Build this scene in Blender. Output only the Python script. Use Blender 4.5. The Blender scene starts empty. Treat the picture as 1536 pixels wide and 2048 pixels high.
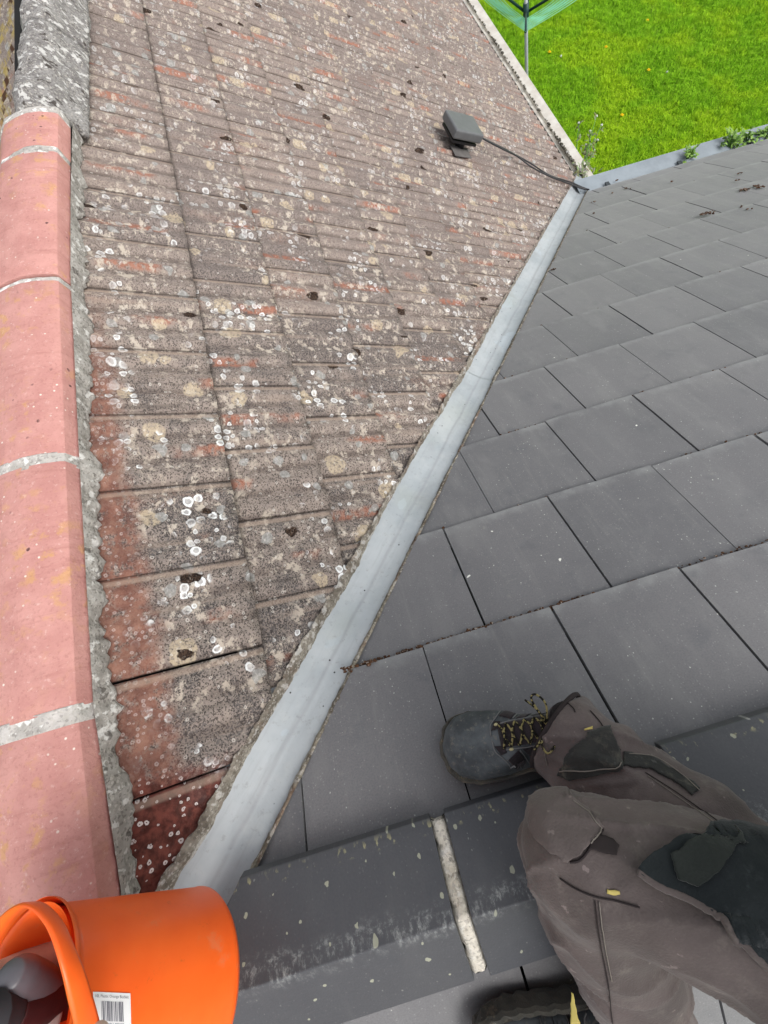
import bpy, bmesh, math, random
import numpy as np
from mathutils import Vector, Matrix, noise
from mathutils.bvhtree import BVHTree
random.seed(7); rng = np.random.default_rng(7)
scene = bpy.context.scene
COL = scene.collection

# ---------------------------------------------------------------- camera
CX, CY, CZ = 0.7185, 0.5746, 0.7137
YAW, PITCH, ROLL, FPX = 0.0503, -1.2533, -0.2453, 836.9
cy, sy, cp, sp, cr, sr = math.cos(YAW), math.sin(YAW), math.cos(PITCH), math.sin(PITCH), math.cos(ROLL), math.sin(ROLL)
FW = np.array([sy*cp, cy*cp, sp]); _r = np.array([cy, -sy, 0.0]); _u = np.cross(_r, FW)
RT = cr*_r + sr*_u; UP = -sr*_r + cr*_u
CAM = np.array([CX, CY, CZ])
cam_d = bpy.data.cameras.new("camera"); cam = bpy.data.objects.new("camera", cam_d); COL.objects.link(cam)
cam.matrix_world = Matrix(((RT[0], UP[0], -FW[0], CX), (RT[1], UP[1], -FW[1], CY), (RT[2], UP[2], -FW[2], CZ), (0, 0, 0, 1)))
cam_d.sensor_fit = 'HORIZONTAL'; cam_d.sensor_width = 36.0; cam_d.lens = 36.0*FPX/1536.0
cam_d.clip_start = 0.02; cam_d.clip_end = 2000
scene.camera = cam

# ---------------------------------------------------------------- light
world = bpy.data.worlds.new("World"); scene.world = world; world.use_nodes = True
wn, wl = world.node_tree.nodes, world.node_tree.links
bg = wn["Background"]; sky = wn.new("ShaderNodeTexSky"); sky.sky_type = 'NISHITA'; sky.sun_disc = False
SUN_EL, SUN_ROT = math.radians(54), math.radians(132)
sky.sun_elevation = SUN_EL; sky.sun_rotation = SUN_ROT; sky.dust_density = 4.0; sky.air_density = 1.0; sky.ozone_density = 0.6
hs = wn.new("ShaderNodeHueSaturation"); hs.inputs['Saturation'].default_value = 0.22   # overcast: grey sky
wl.new(sky.outputs[0], hs.inputs['Color']); wl.new(hs.outputs[0], bg.inputs[0]); bg.inputs[1].default_value = 0.15
sun_d = bpy.data.lights.new("sun", 'SUN'); sun_d.energy = .9; sun_d.angle = math.radians(35); sun_d.color = (1.0, 0.97, 0.93)
sun = bpy.data.objects.new("sun", sun_d); COL.objects.link(sun)
_sd = Vector((math.sin(SUN_ROT)*math.cos(SUN_EL), math.cos(SUN_ROT)*math.cos(SUN_EL), math.sin(SUN_EL)))
sun.rotation_euler = _sd.to_track_quat('Z', 'Y').to_euler()
scene.view_settings.view_transform = 'Standard'; scene.view_settings.look = 'None'
scene.view_settings.exposure = 0.55; scene.view_settings.gamma = 1.0

# ---------------------------------------------------------------- roof planes
P1, P2 = 0.5131, 0.4519
T1, T2 = math.tan(P1), math.tan(P2)
c1, s1, c2, s2 = math.cos(P1), math.sin(P1), math.cos(P2), math.sin(P2)
YR = 0.195           # line of the slate ridge
XR = 0.06           # line of the main ridge
def MN(Y, t, h=0.0): return np.stack(np.broadcast_arrays(t*c1 + h*s1, Y, -t*s1 + h*c1), -1)
def SL(X, s, h=0.0): return np.stack(np.broadcast_arrays(X, s*c2 + h*s2, -s*s2 + h*c2), -1)
def MNL(Y, t, h=0.0):                       # far side of the main ridge
    p = MN(Y, t, h); p[..., 0] = 2*XR - p[..., 0]; return p
def SLF(X, s, h=0.0):                       # far side of the slate ridge
    p = SL(X, s, h); p[..., 1] = 2*YR - p[..., 1]; return p
def ray(x, y): return FW + RT*(x-768)/FPX - UP*(y-1024)/FPX
def at(x, y, d): return CAM + ray(x, y)*d
def hit(x, y, n, k):
    v = ray(x, y); return CAM + v*((k - n@CAM)/(n@v))
N1 = np.array([s1, 0, c1]); N2 = np.array([0, s2, c2])
def on_main(x, y, h=0): return hit(x, y, N1, h)
def on_slate(x, y, h=0): return hit(x, y, N2, h)
def on_z(x, y, z): return hit(x, y, np.array([0, 0, 1.0]), z)
VD = np.array([T2, T1]); VD /= np.hypot(*VD); ND = np.array([VD[1], -VD[0]])
GROUND = -4.0
EAVE_T, EAVE_S = 3.457, 3.54

# ---------------------------------------------------------------- helpers
def tag(o, label=None, cat=None, group=None, kind=None):
    if label: o["label"] = label
    if cat: o["category"] = cat
    if group: o["group"] = group
    if kind: o["kind"] = kind
    return o
def empty(name, loc, label, cat, group=None):
    o = bpy.data.objects.new(name, None); COL.objects.link(o); o.location = Vector(loc); o.empty_display_size = 0.1
    return tag(o, label, cat, group)
def link(name, me, mat=None, parent=None, smooth=True):
    o = bpy.data.objects.new(name, me); COL.objects.link(o)
    if mat: me.materials.clear(); me.materials.append(mat)
    if smooth: me.polygons.foreach_set('use_smooth', [True]*len(me.polygons))
    if parent:
        o.parent = parent
        m = Matrix.Translation(parent.location)
        o.matrix_parent_inverse = m.inverted()
    return o
def meshdata(name, verts, faces, uv=None, col=None):
    me = bpy.data.meshes.new(name)
    verts = np.asarray(verts, float).reshape(-1, 3)
    me.from_pydata(verts.tolist(), [], faces.tolist() if hasattr(faces, 'tolist') else faces)
    me.validate(clean_customdata=False); me.update()
    if uv is not None:
        l = me.uv_layers.new(name="UVMap"); idx = np.zeros(len(me.loops), int); me.loops.foreach_get('vertex_index', idx)
        l.data.foreach_set('uv', np.asarray(uv, float)[idx].ravel())
    if col is not None:
        a = me.color_attributes.new("tile", 'FLOAT_COLOR', 'POINT'); a.data.foreach_set('color', np.asarray(col, float).ravel())
    return me
def grid_faces(nu, nv, base=0, wrap=False):
    f = []
    for j in range(nv-1):
        for i in range(nu if wrap else nu-1):
            a = j*nu+i; b = j*nu+(i+1) % nu
            f.append((base+a, base+b, base+b+nu, base+a+nu))
    return f
def nz(x, y, z=0.0): return noise.noise(Vector((x, y, z)))
def fbm(x, y, z=0.0, o=4): return noise.fractal(Vector((x, y, z)), 1.0, 2.0, o)
def frame_along(pts):
    pts = [np.asarray(p, float) for p in pts]; T = []
    for i in range(len(pts)):
        d = pts[min(i+1, len(pts)-1)] - pts[max(i-1, 0)]; T.append(d/np.linalg.norm(d))
    n = np.cross(T[0], [0.13, 0.2, 0.97]); n /= np.linalg.norm(n); out = []
    for t in T:
        n = n - t*(n@t); n /= np.linalg.norm(n); out.append((t, n, np.cross(t, n)))
    return pts, out
def resample(pts, rad, n):
    pts = np.array(pts, float); rad = np.array(rad, float)
    k = len(pts); t = np.linspace(0, k-1, n); out = []; ro = []
    for q in t:
        i = min(int(q), k-2); f = q-i
        p0, p1, p2, p3 = pts[max(i-1, 0)], pts[i], pts[i+1], pts[min(i+2, k-1)]
        out.append(.5*((2*p1)+(-p0+p2)*f+(2*p0-5*p1+4*p2-p3)*f*f+(-p0+3*p1-3*p2+p3)*f**3))
        ro.append(rad[i]*(1-f)+rad[i+1]*f)
    return np.array(out), np.array(ro)
def tube_geo(pts, rad, seg=10, n=None, fn=None, caps=True):
    if np.isscalar(rad): rad = [rad]*len(pts)
    if n: pts, rad = resample(pts, rad, n)
    pts, fr = frame_along(pts); V = []
    for i, (p, (t, a, b)) in enumerate(zip(pts, fr)):
        s = i/(len(pts)-1)
        for j in range(seg):
            th = 2*math.pi*j/seg; r = rad[i]*(fn(s, th) if fn else 1)
            V.append(p + r*(math.cos(th)*a + math.sin(th)*b))
    F = grid_faces(seg, len(pts), 0, True)
    if caps:
        F.append(tuple(range(seg))[::-1]); F.append(tuple(range((len(pts)-1)*seg, len(pts)*seg)))
    return V, F
class MB:
    def __init__(s): s.v = []; s.f = []
    def add(s, V, F):
        b = len(s.v); s.v += [tuple(x) for x in V]; s.f += [tuple(b+i for i in f) for f in F]; return s
    def tube(s, pts, rad, **k): return s.add(*tube_geo(pts, rad, **k))
    def box(s, c, ax, ay, az):
        c, ax, ay, az = [np.asarray(q, float) for q in (c, ax, ay, az)]
        V = [c+i*ax+j*ay+k*az for k in (-1, 1) for j in (-1, 1) for i in (-1, 1)]
        return s.add(V, [(0, 2, 3, 1), (4, 5, 7, 6), (0, 1, 5, 4), (2, 6, 7, 3), (0, 4, 6, 2), (1, 3, 7, 5)])
    def blob(s, c, r, sq=(1, 1, 1), seed=0, amp=.3, sub=1):
        bm = bmesh.new(); bmesh.ops.create_icosphere(bm, subdivisions=sub, radius=1); c = np.asarray(c, float)
        V = []
        for v in bm.verts:
            k = 1+amp*noise.noise(v.co*1.7+Vector((seed*3.1, seed, 0))); V.append(c+np.array(v.co)*r*k*np.array(sq))
        F = [tuple(q.index for q in f.verts) for f in bm.faces]; bm.free(); return s.add(V, F)
    def mesh(s, name): return meshdata(name, s.v, s.f)
    def build(s, name, mat, parent=None, smooth=True): return link(name, s.mesh(name), mat, parent, smooth)
def apply_mods(o):
    dg = bpy.context.evaluated_depsgraph_get(); dg.update(); me = bpy.data.meshes.new_from_object(o.evaluated_get(dg)); o.modifiers.clear(); o.data = me; return o
def bevel(o, w=.002, seg=2, angle=.6):
    m = o.modifiers.new("b", 'BEVEL'); m.width = w; m.segments = seg; m.limit_method = 'ANGLE'; m.angle_limit = angle; return o
def remeshed(mb, name, voxel, smooth_it, mat, parent, fn=None):
    me = mb.mesh(name); o = bpy.data.objects.new(name, me); COL.objects.link(o)
    m = o.modifiers.new("r", 'REMESH'); m.mode = 'VOXEL'; m.voxel_size = voxel; m.use_smooth_shade = True
    m = o.modifiers.new("s", 'SMOOTH'); m.iterations = smooth_it; m.factor = .5
    apply_mods(o); me = o.data; bpy.data.objects.remove(o)
    if fn:
        co = np.zeros(len(me.vertices)*3); no = np.zeros(len(me.vertices)*3)
        me.vertices.foreach_get('co', co); me.vertices.foreach_get('normal', no); co = co.reshape(-1, 3); no = no.reshape(-1, 3)
        d = np.array([fn(c) for c in co]); co = co + no*d[:, None]; me.vertices.foreach_set('co', co.ravel()); me.update()
    return link(name, me, mat, parent)

# ---------------------------------------------------------------- materials
class NT:
    def __init__(s, name, rough=.8, spec=.3):
        s.m = bpy.data.materials.new(name); s.m.use_nodes = True; s.n = s.m.node_tree.nodes; s.l = s.m.node_tree.links
        s.b = s.n["Principled BSDF"]; s.b.inputs['Roughness'].default_value = rough; s.b.inputs['Specular IOR Level'].default_value = spec
    def put(s, sock, v):
        if isinstance(v, bpy.types.NodeSocket): s.l.new(v, sock)
        elif v is not None: sock.default_value = (*v, 1) if isinstance(v, tuple) and len(v) == 3 and sock.type == 'RGBA' else v
    def uv(s): return s.n.new('ShaderNodeUVMap').outputs[0]
    def obj(s): return s.n.new('ShaderNodeTexCoord').outputs['Object']
    def attr(s):
        a = s.n.new('ShaderNodeAttribute'); a.attribute_name = 'tile'; q = s.n.new('ShaderNodeSeparateColor'); s.l.new(a.outputs['Color'], q.inputs[0]); return q.outputs
    def sep(s, v):
        q = s.n.new('ShaderNodeSeparateXYZ'); s.l.new(v, q.inputs[0]); return q.outputs
    def math(s, op, a, b=0.0, c=None):
        q = s.n.new('ShaderNodeMath'); q.operation = op; s.put(q.inputs[0], a); s.put(q.inputs[1], b)
        if c is not None: s.put(q.inputs[2], c)
        return q.outputs[0]
    def noise(s, vec, scale, detail=4, rough=.55, dist=0):
        q = s.n.new('ShaderNodeTexNoise'); s.put(q.inputs['Vector'], vec); s.put(q.inputs['Scale'], scale); q.inputs['Detail'].default_value = detail
        q.inputs['Roughness'].default_value = rough; q.inputs['Distortion'].default_value = dist; return q.outputs['Fac']
    def vor(s, vec, scale, rnd=1.0, feat='F1', dims='2D'):
        q = s.n.new('ShaderNodeTexVoronoi'); q.voronoi_dimensions = dims; q.feature = feat; s.put(q.inputs['Vector'], vec); s.put(q.inputs['Scale'], scale); q.inputs['Randomness'].default_value = rnd; return q.outputs
    def ramp(s, f, *st):
        q = s.n.new('ShaderNodeValToRGB'); e = q.color_ramp.elements
        while len(e) < len(st): e.new(.5)
        for i, (p, c) in enumerate(st):
            e[i].position = p; e[i].color = (c, c, c, 1) if not isinstance(c, tuple) else (*c, 1)
        s.put(q.inputs[0], f); return q.outputs[0]
    def step(s, f, a, b):
        q = s.n.new('ShaderNodeMapRange'); q.interpolation_type = 'SMOOTHSTEP'; s.put(q.inputs[0], f); s.put(q.inputs[1], a); s.put(q.inputs[2], b); return q.outputs[0]
    def mix(s, f, a, b, mode='MIX'):
        q = s.n.new('ShaderNodeMix'); q.data_type = 'RGBA'; q.blend_type = mode; s.put(q.inputs[0], f); s.put(q.inputs[6], a); s.put(q.inputs[7], b); return q.outputs[2]
    def warp(s, vec, scale, amt):
        q = s.n.new('ShaderNodeTexNoise'); s.put(q.inputs['Vector'], vec); q.inputs['Scale'].default_value = scale; q.inputs['Detail'].default_value = 3
        a = s.n.new('ShaderNodeVectorMath'); a.operation = 'SUBTRACT'; s.l.new(q.outputs['Color'], a.inputs[0]); a.inputs[1].default_value = (.5, .5, .5)
        b = s.n.new('ShaderNodeVectorMath'); b.operation = 'SCALE'; s.l.new(a.outputs[0], b.inputs[0]); b.inputs['Scale'].default_value = amt
        c = s.n.new('ShaderNodeVectorMath'); c.operation = 'ADD'; s.l.new(vec, c.inputs[0]); s.l.new(b.outputs[0], c.inputs[1]); return c.outputs[0]
    def scalev(s, vec, k):
        c = s.n.new('ShaderNodeVectorMath'); c.operation = 'MULTIPLY'; s.l.new(vec, c.inputs[0]); c.inputs[1].default_value = k; return c.outputs[0]
    def color(s, c): s.put(s.b.inputs['Base Color'], c); return s
    def rough(s, c): s.put(s.b.inputs['Roughness'], c); return s
    def bump(s, h, dist=.002, strength=1.0):
        q = s.n.new('ShaderNodeBump'); s.put(q.inputs['Height'], h); q.inputs['Distance'].default_value = dist; q.inputs['Strength'].default_value = strength
        s.l.new(q.outputs[0], s.b.inputs['Normal']); return s
def lichen_spots(t, vec, scale, keep, rmin, rmax, ring=.55):
    """round lichens: returns (disc mask, ring mask)"""
    w = t.warp(vec, scale*1.9, .42/scale)
    v = t.vor(w, scale); rnd = t.n.new('ShaderNodeSeparateColor'); t.l.new(v['Color'], rnd.inputs[0])
    rad = t.math('MULTIPLY_ADD', rnd.outputs[1], rmax-rmin, rmin)
    d = t.math('DIVIDE', v['Distance'], rad)
    pres = t.math('LESS_THAN', rnd.outputs[0], keep)
    disc = t.math('MULTIPLY', t.step(d, 1.08, .9), pres)
    rg = t.math('MULTIPLY', disc, t.step(d, ring, ring+.22))
    return disc, rg, rnd.outputs[2]

def mat_tiles(name, yellow=False):
    t = NT(name, .93, .15); uv = t.uv(); A = t.attr(); rnd, u, v = A[0], A[1], A[2]; X = t.sep(uv); Yc, tc = X[0], X[1]
    big = t.noise(uv, 1.3, 4, .6); mid = t.noise(uv, 16, 5, .62); fine = t.noise(uv, 110, 4, .7)
    grain = t.vor(uv, 420); gg = t.n.new('ShaderNodeSeparateColor'); t.l.new(grain['Color'], gg.inputs[0]); g = gg.outputs[0]
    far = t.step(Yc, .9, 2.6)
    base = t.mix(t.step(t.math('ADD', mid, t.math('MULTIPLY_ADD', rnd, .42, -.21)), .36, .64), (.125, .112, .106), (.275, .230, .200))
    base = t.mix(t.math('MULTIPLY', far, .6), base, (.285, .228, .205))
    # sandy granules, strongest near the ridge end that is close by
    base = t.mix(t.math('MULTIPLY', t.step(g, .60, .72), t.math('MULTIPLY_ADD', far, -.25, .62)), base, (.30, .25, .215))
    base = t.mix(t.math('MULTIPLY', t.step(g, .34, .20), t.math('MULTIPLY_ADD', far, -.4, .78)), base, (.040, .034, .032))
    # broad streaks that run down the tiles
    st = t.noise(t.scalev(uv, (34, 2.2, 1)), 1, 3, .6)
    base = t.mix(t.math('MULTIPLY', t.step(st, .56, .72), .45), base, (.33, .26, .21))
    base = t.mix(t.math('MULTIPLY', t.step(st, .42, .28), .55), base, (.065, .055, .05))
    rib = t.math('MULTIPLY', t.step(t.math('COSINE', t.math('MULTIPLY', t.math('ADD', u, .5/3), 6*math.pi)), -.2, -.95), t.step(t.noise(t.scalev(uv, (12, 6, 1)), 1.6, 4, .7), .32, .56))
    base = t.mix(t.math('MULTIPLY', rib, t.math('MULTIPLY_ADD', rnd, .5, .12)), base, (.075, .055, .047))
    # bare rusty red clay band between the rolls
    red = t.math('MULTIPLY', t.step(t.math('ABSOLUTE', t.math('SUBTRACT', u, t.math('MULTIPLY_ADD', rnd, .3, .25))), .10, .03),
                 t.math('MULTIPLY', t.step(t.noise(uv, 5, 3), .48, .60), t.step(t.noise(uv, 60, 3), .35, .55)))
    base = t.mix(t.math('MULTIPLY', red, .62), base, (.36, .12, .065))
    red2 = t.math('MULTIPLY', t.step(t.noise(t.scalev(uv, (5, 2, 1)), 1.0, 4), .60, .70), t.step(fine, .4, .6))
    base = t.mix(t.math('MULTIPLY', red2, .22), base, (.34, .14, .08))
    # cream crust lichen
    cr_ = t.math('MULTIPLY', t.step(t.noise(uv, 34, 6, .72), .525, .60), t.step(t.noise(uv, 5.3, 3), .40, .55))
    base = t.mix(t.math('MULTIPLY', cr_, .85), base, t.mix(t.noise(uv, 9), (.40, .34, .27), (.60, .54, .46)))
    pd, prg, prr = lichen_spots(t, uv, 9, .25, .12, .30)
    base = t.mix(t.math('MULTIPLY', t.math('MULTIPLY', pd, t.step(fine, .36, .56)), .7), base, (.52, .43, .30))
    gd, grg, _ = lichen_spots(t, uv, 23, .10, .2, .36)
    base = t.mix(t.math('MULTIPLY', gd, .75), base, t.mix(t.step(fine, .45, .6), (.26, .26, .245), (.40, .40, .385)))
    # white ring lichens in clusters
    clus = t.step(t.noise(uv, 7.0, 3), .53, .60)
    hd, hr, hc = lichen_spots(t, uv, 40, .62, .18, .46, .42)
    wm = t.math('MULTIPLY', t.math('MULTIPLY', t.math('MAXIMUM', t.math('MULTIPLY', hd, .42), t.math('MULTIPLY', hr, t.math('MULTIPLY_ADD', hc, .5, .6))), clus), t.step(fine, .30, .44))
    wm = t.math('MULTIPLY', wm, t.math('MULTIPLY_ADD', far, -.5, 1.0)); base = t.mix(wm, base, (.80, .81, .80))
    h2, h2r, _ = lichen_spots(t, uv, 95, .10, .15, .40, .3)
    base = t.mix(t.math('MULTIPLY', h2r, .5), base, (.65, .62, .56))
    # dark moss clumps
    md, mr, _ = lichen_spots(t, t.warp(t.scalev(uv, (1, .62, 1)), 60, .02), 13, .07, .08, .22)
    base = t.mix(t.math('MULTIPLY', md, t.step(fine, .30, .45)), base, t.mix(t.step(g, .3, .7), (.018, .012, .010), (.06, .038, .026)))
    # reddish cleaned band beside the ridge mortar, deep red at the valley corner
    edge = t.math('MULTIPLY_ADD', t.noise(uv, 15, 5, .7), .085, t.math('MULTIPLY_ADD', t.step(Yc, 1.5, .35), .050, .168))
    band = t.math('MULTIPLY', t.step(t.math('SUBTRACT', tc, edge), .035, -.020), t.math('MULTIPLY', t.step(Yc, 1.75, 1.3), t.step(Yc, -.6, .1)))
    redc = t.mix(t.step(t.noise(uv, 30, 4), .35, .65), (.165, .068, .050), (.27, .13, .092))
    base = t.mix(t.math('MULTIPLY', t.math('MULTIPLY', band, .88), t.step(t.noise(uv, 34, 6, .75), .34, .52)), base, redc)
    corner = t.math('MULTIPLY', t.step(t.math('ADD', Yc, t.math('MULTIPLY_ADD', fine, .10, t.math('MULTIPLY', tc, .15))), .60, .54), t.math('MULTIPLY', t.step(tc, .40, .33), t.step(Yc, -.05, .1)))
    base = t.mix(t.math('MULTIPLY', corner, .9), base, t.mix(t.step(t.noise(uv, 55, 4), .35, .65), (.065, .02, .016), (.20, .06, .045)))
    h3, h3r, _ = lichen_spots(t, uv, 85, .42, .10, .36, .15)
    near = t.math('MAXIMUM', t.math('MULTIPLY', corner, 1), t.math('MULTIPLY', band, .3))
    base = t.mix(t.math('MULTIPLY', h3r, near), base, (.66, .60, .57))
    if yellow:
        base = t.mix(t.math('MULTIPLY', t.step(t.noise(t.scalev(uv, (3, 9, 1)), 1.4, 5, .7), .46, .60), .8), base, (.36, .27, .07))
        base = t.mix(t.step(t.noise(t.scalev(uv, (6, 14, 1)), 1.2, 4), .56, .62), base, (.07, .035, .02))
    base = t.mix(t.math('MULTIPLY', t.step(v, .235, .175), .7), base, (.035, .028, .024))  # course-step shade painted into the colour, together with gathered grime
    # grime in the side laps
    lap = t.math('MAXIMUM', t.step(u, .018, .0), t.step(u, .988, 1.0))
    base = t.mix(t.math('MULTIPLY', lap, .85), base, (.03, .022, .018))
    lap2 = t.math('MULTIPLY', t.step(u, .90, .93), t.step(u, .985, .965))
    base = t.mix(t.math('MULTIPLY', lap2, .45), base, (.42, .32, .25))
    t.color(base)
    hgt = t.math('ADD', t.math('MULTIPLY', g, .5), t.math('ADD', t.math('MULTIPLY', fine, .9), t.math('ADD', t.math('MULTIPLY', wm, .5), t.math('MULTIPLY', md, 1.6))))
    t.bump(hgt, .0022, .8); return t.m

def mat_slate(name, ridge=False):
    t = NT(name, .5, .5); uv = t.uv(); A = t.attr(); rnd, u, v = A[0], A[1], A[2]
    big = t.noise(uv, 2.3, 4, .6); mid = t.noise(uv, 26, 4, .6); fine = t.noise(uv, 300, 3, .7)
    base = t.mix(t.math('ADD', t.math('MULTIPLY', rnd, .55), t.math('MULTIPLY_ADD', big, .9, -.22)), (.105, .106, .112), (.190, .186, .190))
    base = t.mix(t.math('MULTIPLY', t.step(mid, .46, .70), .28), base, (.185, .188, .19))
    base = t.mix(t.math('MULTIPLY', t.step(fine, .35, .7), .38), base, (.07, .07, .074))
    base = t.mix(t.math('MULTIPLY', t.step(t.noise(t.scalev(uv, (9, 3.5, 1)), 1, 5, .65), .5, .72), .45), base, (.20, .20, .197))
    base = t.mix(t.math('MULTIPLY', t.step(t.noise(t.warp(uv, 8, .08), 13, 4), .55, .75), .35), base, (.075, .079, .09))
    base = t.mix(t.math('MULTIPLY', t.step(t.noise(t.scalev(uv, (40, 3.0, 1)), 1, 5, .7), .54, .74), .30), base, (.23, .23, .22))
    # chalky bloom along the leading edge, dust patch in a third of the tile
    if not ridge:
        bl = t.math('MULTIPLY', t.step(t.math('ADD', v, t.math('MULTIPLY', mid, .12)), .965, 1.06), t.step(t.noise(uv, 14, 4), .32, .62))
        base = t.mix(t.math('MULTIPLY', bl, .5), base, (.26, .27, .265))
        ds = t.math('MULTIPLY', t.step(t.math('ABSOLUTE', t.math('SUBTRACT', u, .33)), .20, .0), t.math('MULTIPLY', t.step(t.noise(t.warp(uv, 30, .03), 60, 5, .7), .55, .72), t.step(t.noise(uv, 7, 2), .42, .62)))
        base = t.mix(t.math('MULTIPLY', ds, .6), base, (.25, .25, .23))
    d, r, c = lichen_spots(t, uv, 75, .12, .03, .11, .1)
    base = t.mix(t.math('MULTIPLY', d, t.step(t.noise(uv, 6), .40, .6)), base, (.50, .51, .47))
    d, r, c = lichen_spots(t, uv, 9, .06, .010, .03, .1)
    base = t.mix(d, base, (.72, .72, .66))
    d, r, c = lichen_spots(t, uv, 200, .12, .1, .3, .1)
    base = t.mix(t.math('MULTIPLY', d, .35), base, (.33, .33, .32))
    if ridge:
        base = t.mix(.68, base, (.034, .038, .046))
        sc = t.math('MULTIPLY', t.step(t.noise(t.scalev(uv, (45, 60, 1)), 1, 6, .85), .44, .66), t.step(t.math('ABSOLUTE', t.math('SUBTRACT', v, t.math('MULTIPLY_ADD', mid, .14, .375))), .13, .0))
        sc = t.math('MULTIPLY', sc, t.step(t.noise(uv, 150, 4, .7), .40, .60)); base = t.mix(t.math('MULTIPLY', sc, .85), base, (.36, .38, .37))
        ye = t.math('MULTIPLY', t.step(t.math('ABSOLUTE', t.math('SUBTRACT', v, .955)), .05, .0), t.step(t.noise(uv, 90, 4), .58, .66))
        base = t.mix(t.math('MULTIPLY', ye, .8), base, (.34, .32, .18))
        d, r, c = lichen_spots(t, uv, 45, .16, .05, .17, .1)
        base = t.mix(t.math('MULTIPLY', d, .8), base, (.36, .37, .28))
    t.b.inputs['Sheen Weight'].default_value = .0 if ridge else .35; t.b.inputs['Sheen Roughness'].default_value = .4
    t.color(base); t.rough(t.math('MULTIPLY_ADD', mid, .22, .36))
    t.bump(t.math('ADD', t.math('MULTIPLY', fine, .5), mid), .0009, .6); return t.m

def mat_pink():
    t = NT('pink_clay', .7, .3); o = t.obj(); X = t.sep(o)
    n = t.noise(o, 14, 5, .6); f = t.noise(o, 160, 3, .7)
    b = t.mix(t.step(n, .3, .7), (.47, .225, .20), (.56, .29, .255))
    b = t.mix(t.math('MULTIPLY', t.step(t.noise(t.scalev(o, (4, 40, 4)), 1.2, 5, .7), .52, .75), .55), b, (.36, .15, .13))
    b = t.mix(t.math('MULTIPLY', t.math('MULTIPLY', t.step(t.noise(o, 30, 5, .65), .52, .64), t.step(t.noise(o, 3.1, 3), .42, .6)), .55), b, (.58, .34, .10))
    d = t.vor(o, 60, 1, 'F1', '3D'); b = t.mix(t.math('MULTIPLY', t.step(d['Distance'], .16, .08), t.step(t.noise(o, 9), .5, .6)), b, (.75, .68, .60))
    d = t.vor(t.warp(o, 90, .01), 33, 1, 'F1', '3D'); b = t.mix(t.math('MULTIPLY', t.step(d['Distance'], .14, .09), t.step(t.noise(o, 6.3), .54, .62)), b, (.09, .04, .04))
    b = t.mix(t.math('MULTIPLY', t.step(f, .52, .68), .30), b, (.30, .12, .10))
    b = t.mix(t.math('MULTIPLY', t.step(t.noise(t.warp(o, 7, .12), 8, 5, .7), .56, .74), .40), b, (.33, .17, .15))
    b = t.mix(t.math('MULTIPLY', t.step(t.noise(o, 95, 4, .7), .60, .68), .35), b, (.70, .52, .46))
    t.color(b); t.rough(.88); t.bump(t.math('ADD', t.math('MULTIPLY', f, 2), n), .0016, .6); return t.m
def mat_mortar(name, a, b, white=.5, dark=.5, rusty=0):
    t = NT(name, .95, .1); o = t.obj(); n = t.noise(o, 22, 5, .65); g = t.vor(o, 260, 1, 'F1', '3D')
    gs = t.n.new('ShaderNodeSeparateColor'); t.l.new(g['Color'], gs.inputs[0])
    c = t.mix(t.step(n, .35, .65), a, b)
    c = t.mix(t.math('MULTIPLY', t.step(gs.outputs[0], .28, .10), .25+.35*min(1, dark)), c, (.08, .07, .06))
    c = t.mix(t.math('MULTIPLY', t.step(gs.outputs[1], .78, .9), .5), c, (.5, .47, .42))
    if rusty: c = t.mix(t.math('MULTIPLY', t.step(t.noise(o, 17, 4), .52, .64), rusty), c, (.22, .10, .06))
    c = t.mix(t.math('MULTIPLY', t.step(t.noise(o, 48, 4), .56, .62), white), c, (.78, .77, .74))
    c = t.mix(t.math('MULTIPLY', t.step(t.noise(t.warp(o, 50, .02), 30, 4), .62, .66), dark), c, (.03, .02, .016))
    t.color(c); t.bump(t.math('ADD', t.math('MULTIPLY', gs.outputs[0], .6), t.math('MULTIPLY', n, 2)), .004, .9); return t.m
def mat_lead():
    t = NT('lead', .62, .35); o = t.obj(); n = t.noise(o, 5, 4, .6); m = t.noise(o, 30, 5, .6)
    b = t.mix(t.step(n, .3, .7), (.33, .365, .385), (.43, .46, .475))
    b = t.mix(t.math('MULTIPLY', t.step(m, .5, .75), .35), b, (.47, .49, .485))
    b = t.mix(t.math('MULTIPLY', t.step(t.noise(o, 11, 4), .56, .74), .35), b, (.27, .28, .285))
    b = t.mix(t.math('MULTIPLY', t.step(t.noise(t.warp(o, 20, .04), 6.5, 2), .66, .675), .5), b, (.42, .48, .52))
    b = t.mix(t.math('MULTIPLY', t.step(t.noise(o, 3.2, 2), .55, .7), .25), b, (.33, .36, .30))
    L = t.sep(t.uv()); wob = t.math('MULTIPLY_ADD', t.noise(o, 9, 3), .016, -.008); cre = t.step(t.math('ABSOLUTE', t.math('ADD', L[1], wob)), .0075, .0)
    b = t.mix(t.math('MULTIPLY', cre, .22), b, (.16, .145, .15))
    b = t.mix(t.math('MULTIPLY', t.step(t.noise(t.scalev(t.uv(), (5, 60, 1)), 1, 5, .65), .50, .72), .30), b, (.27, .285, .29))
    b = t.mix(t.math('MULTIPLY', t.step(t.noise(o, 70, 5, .7), .56, .70), .35), b, (.22, .22, .21))
    d = t.vor(o, 26, 1, 'F1', '3D'); b = t.mix(t.step(d['Distance'], .07, .04), b, (.05, .05, .05))
    t.color(b); t.b.inputs['Metallic'].default_value = .12; t.bump(t.math('ADD', m, t.math('MULTIPLY', n, 3)), .003, .4); return t.m
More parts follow.
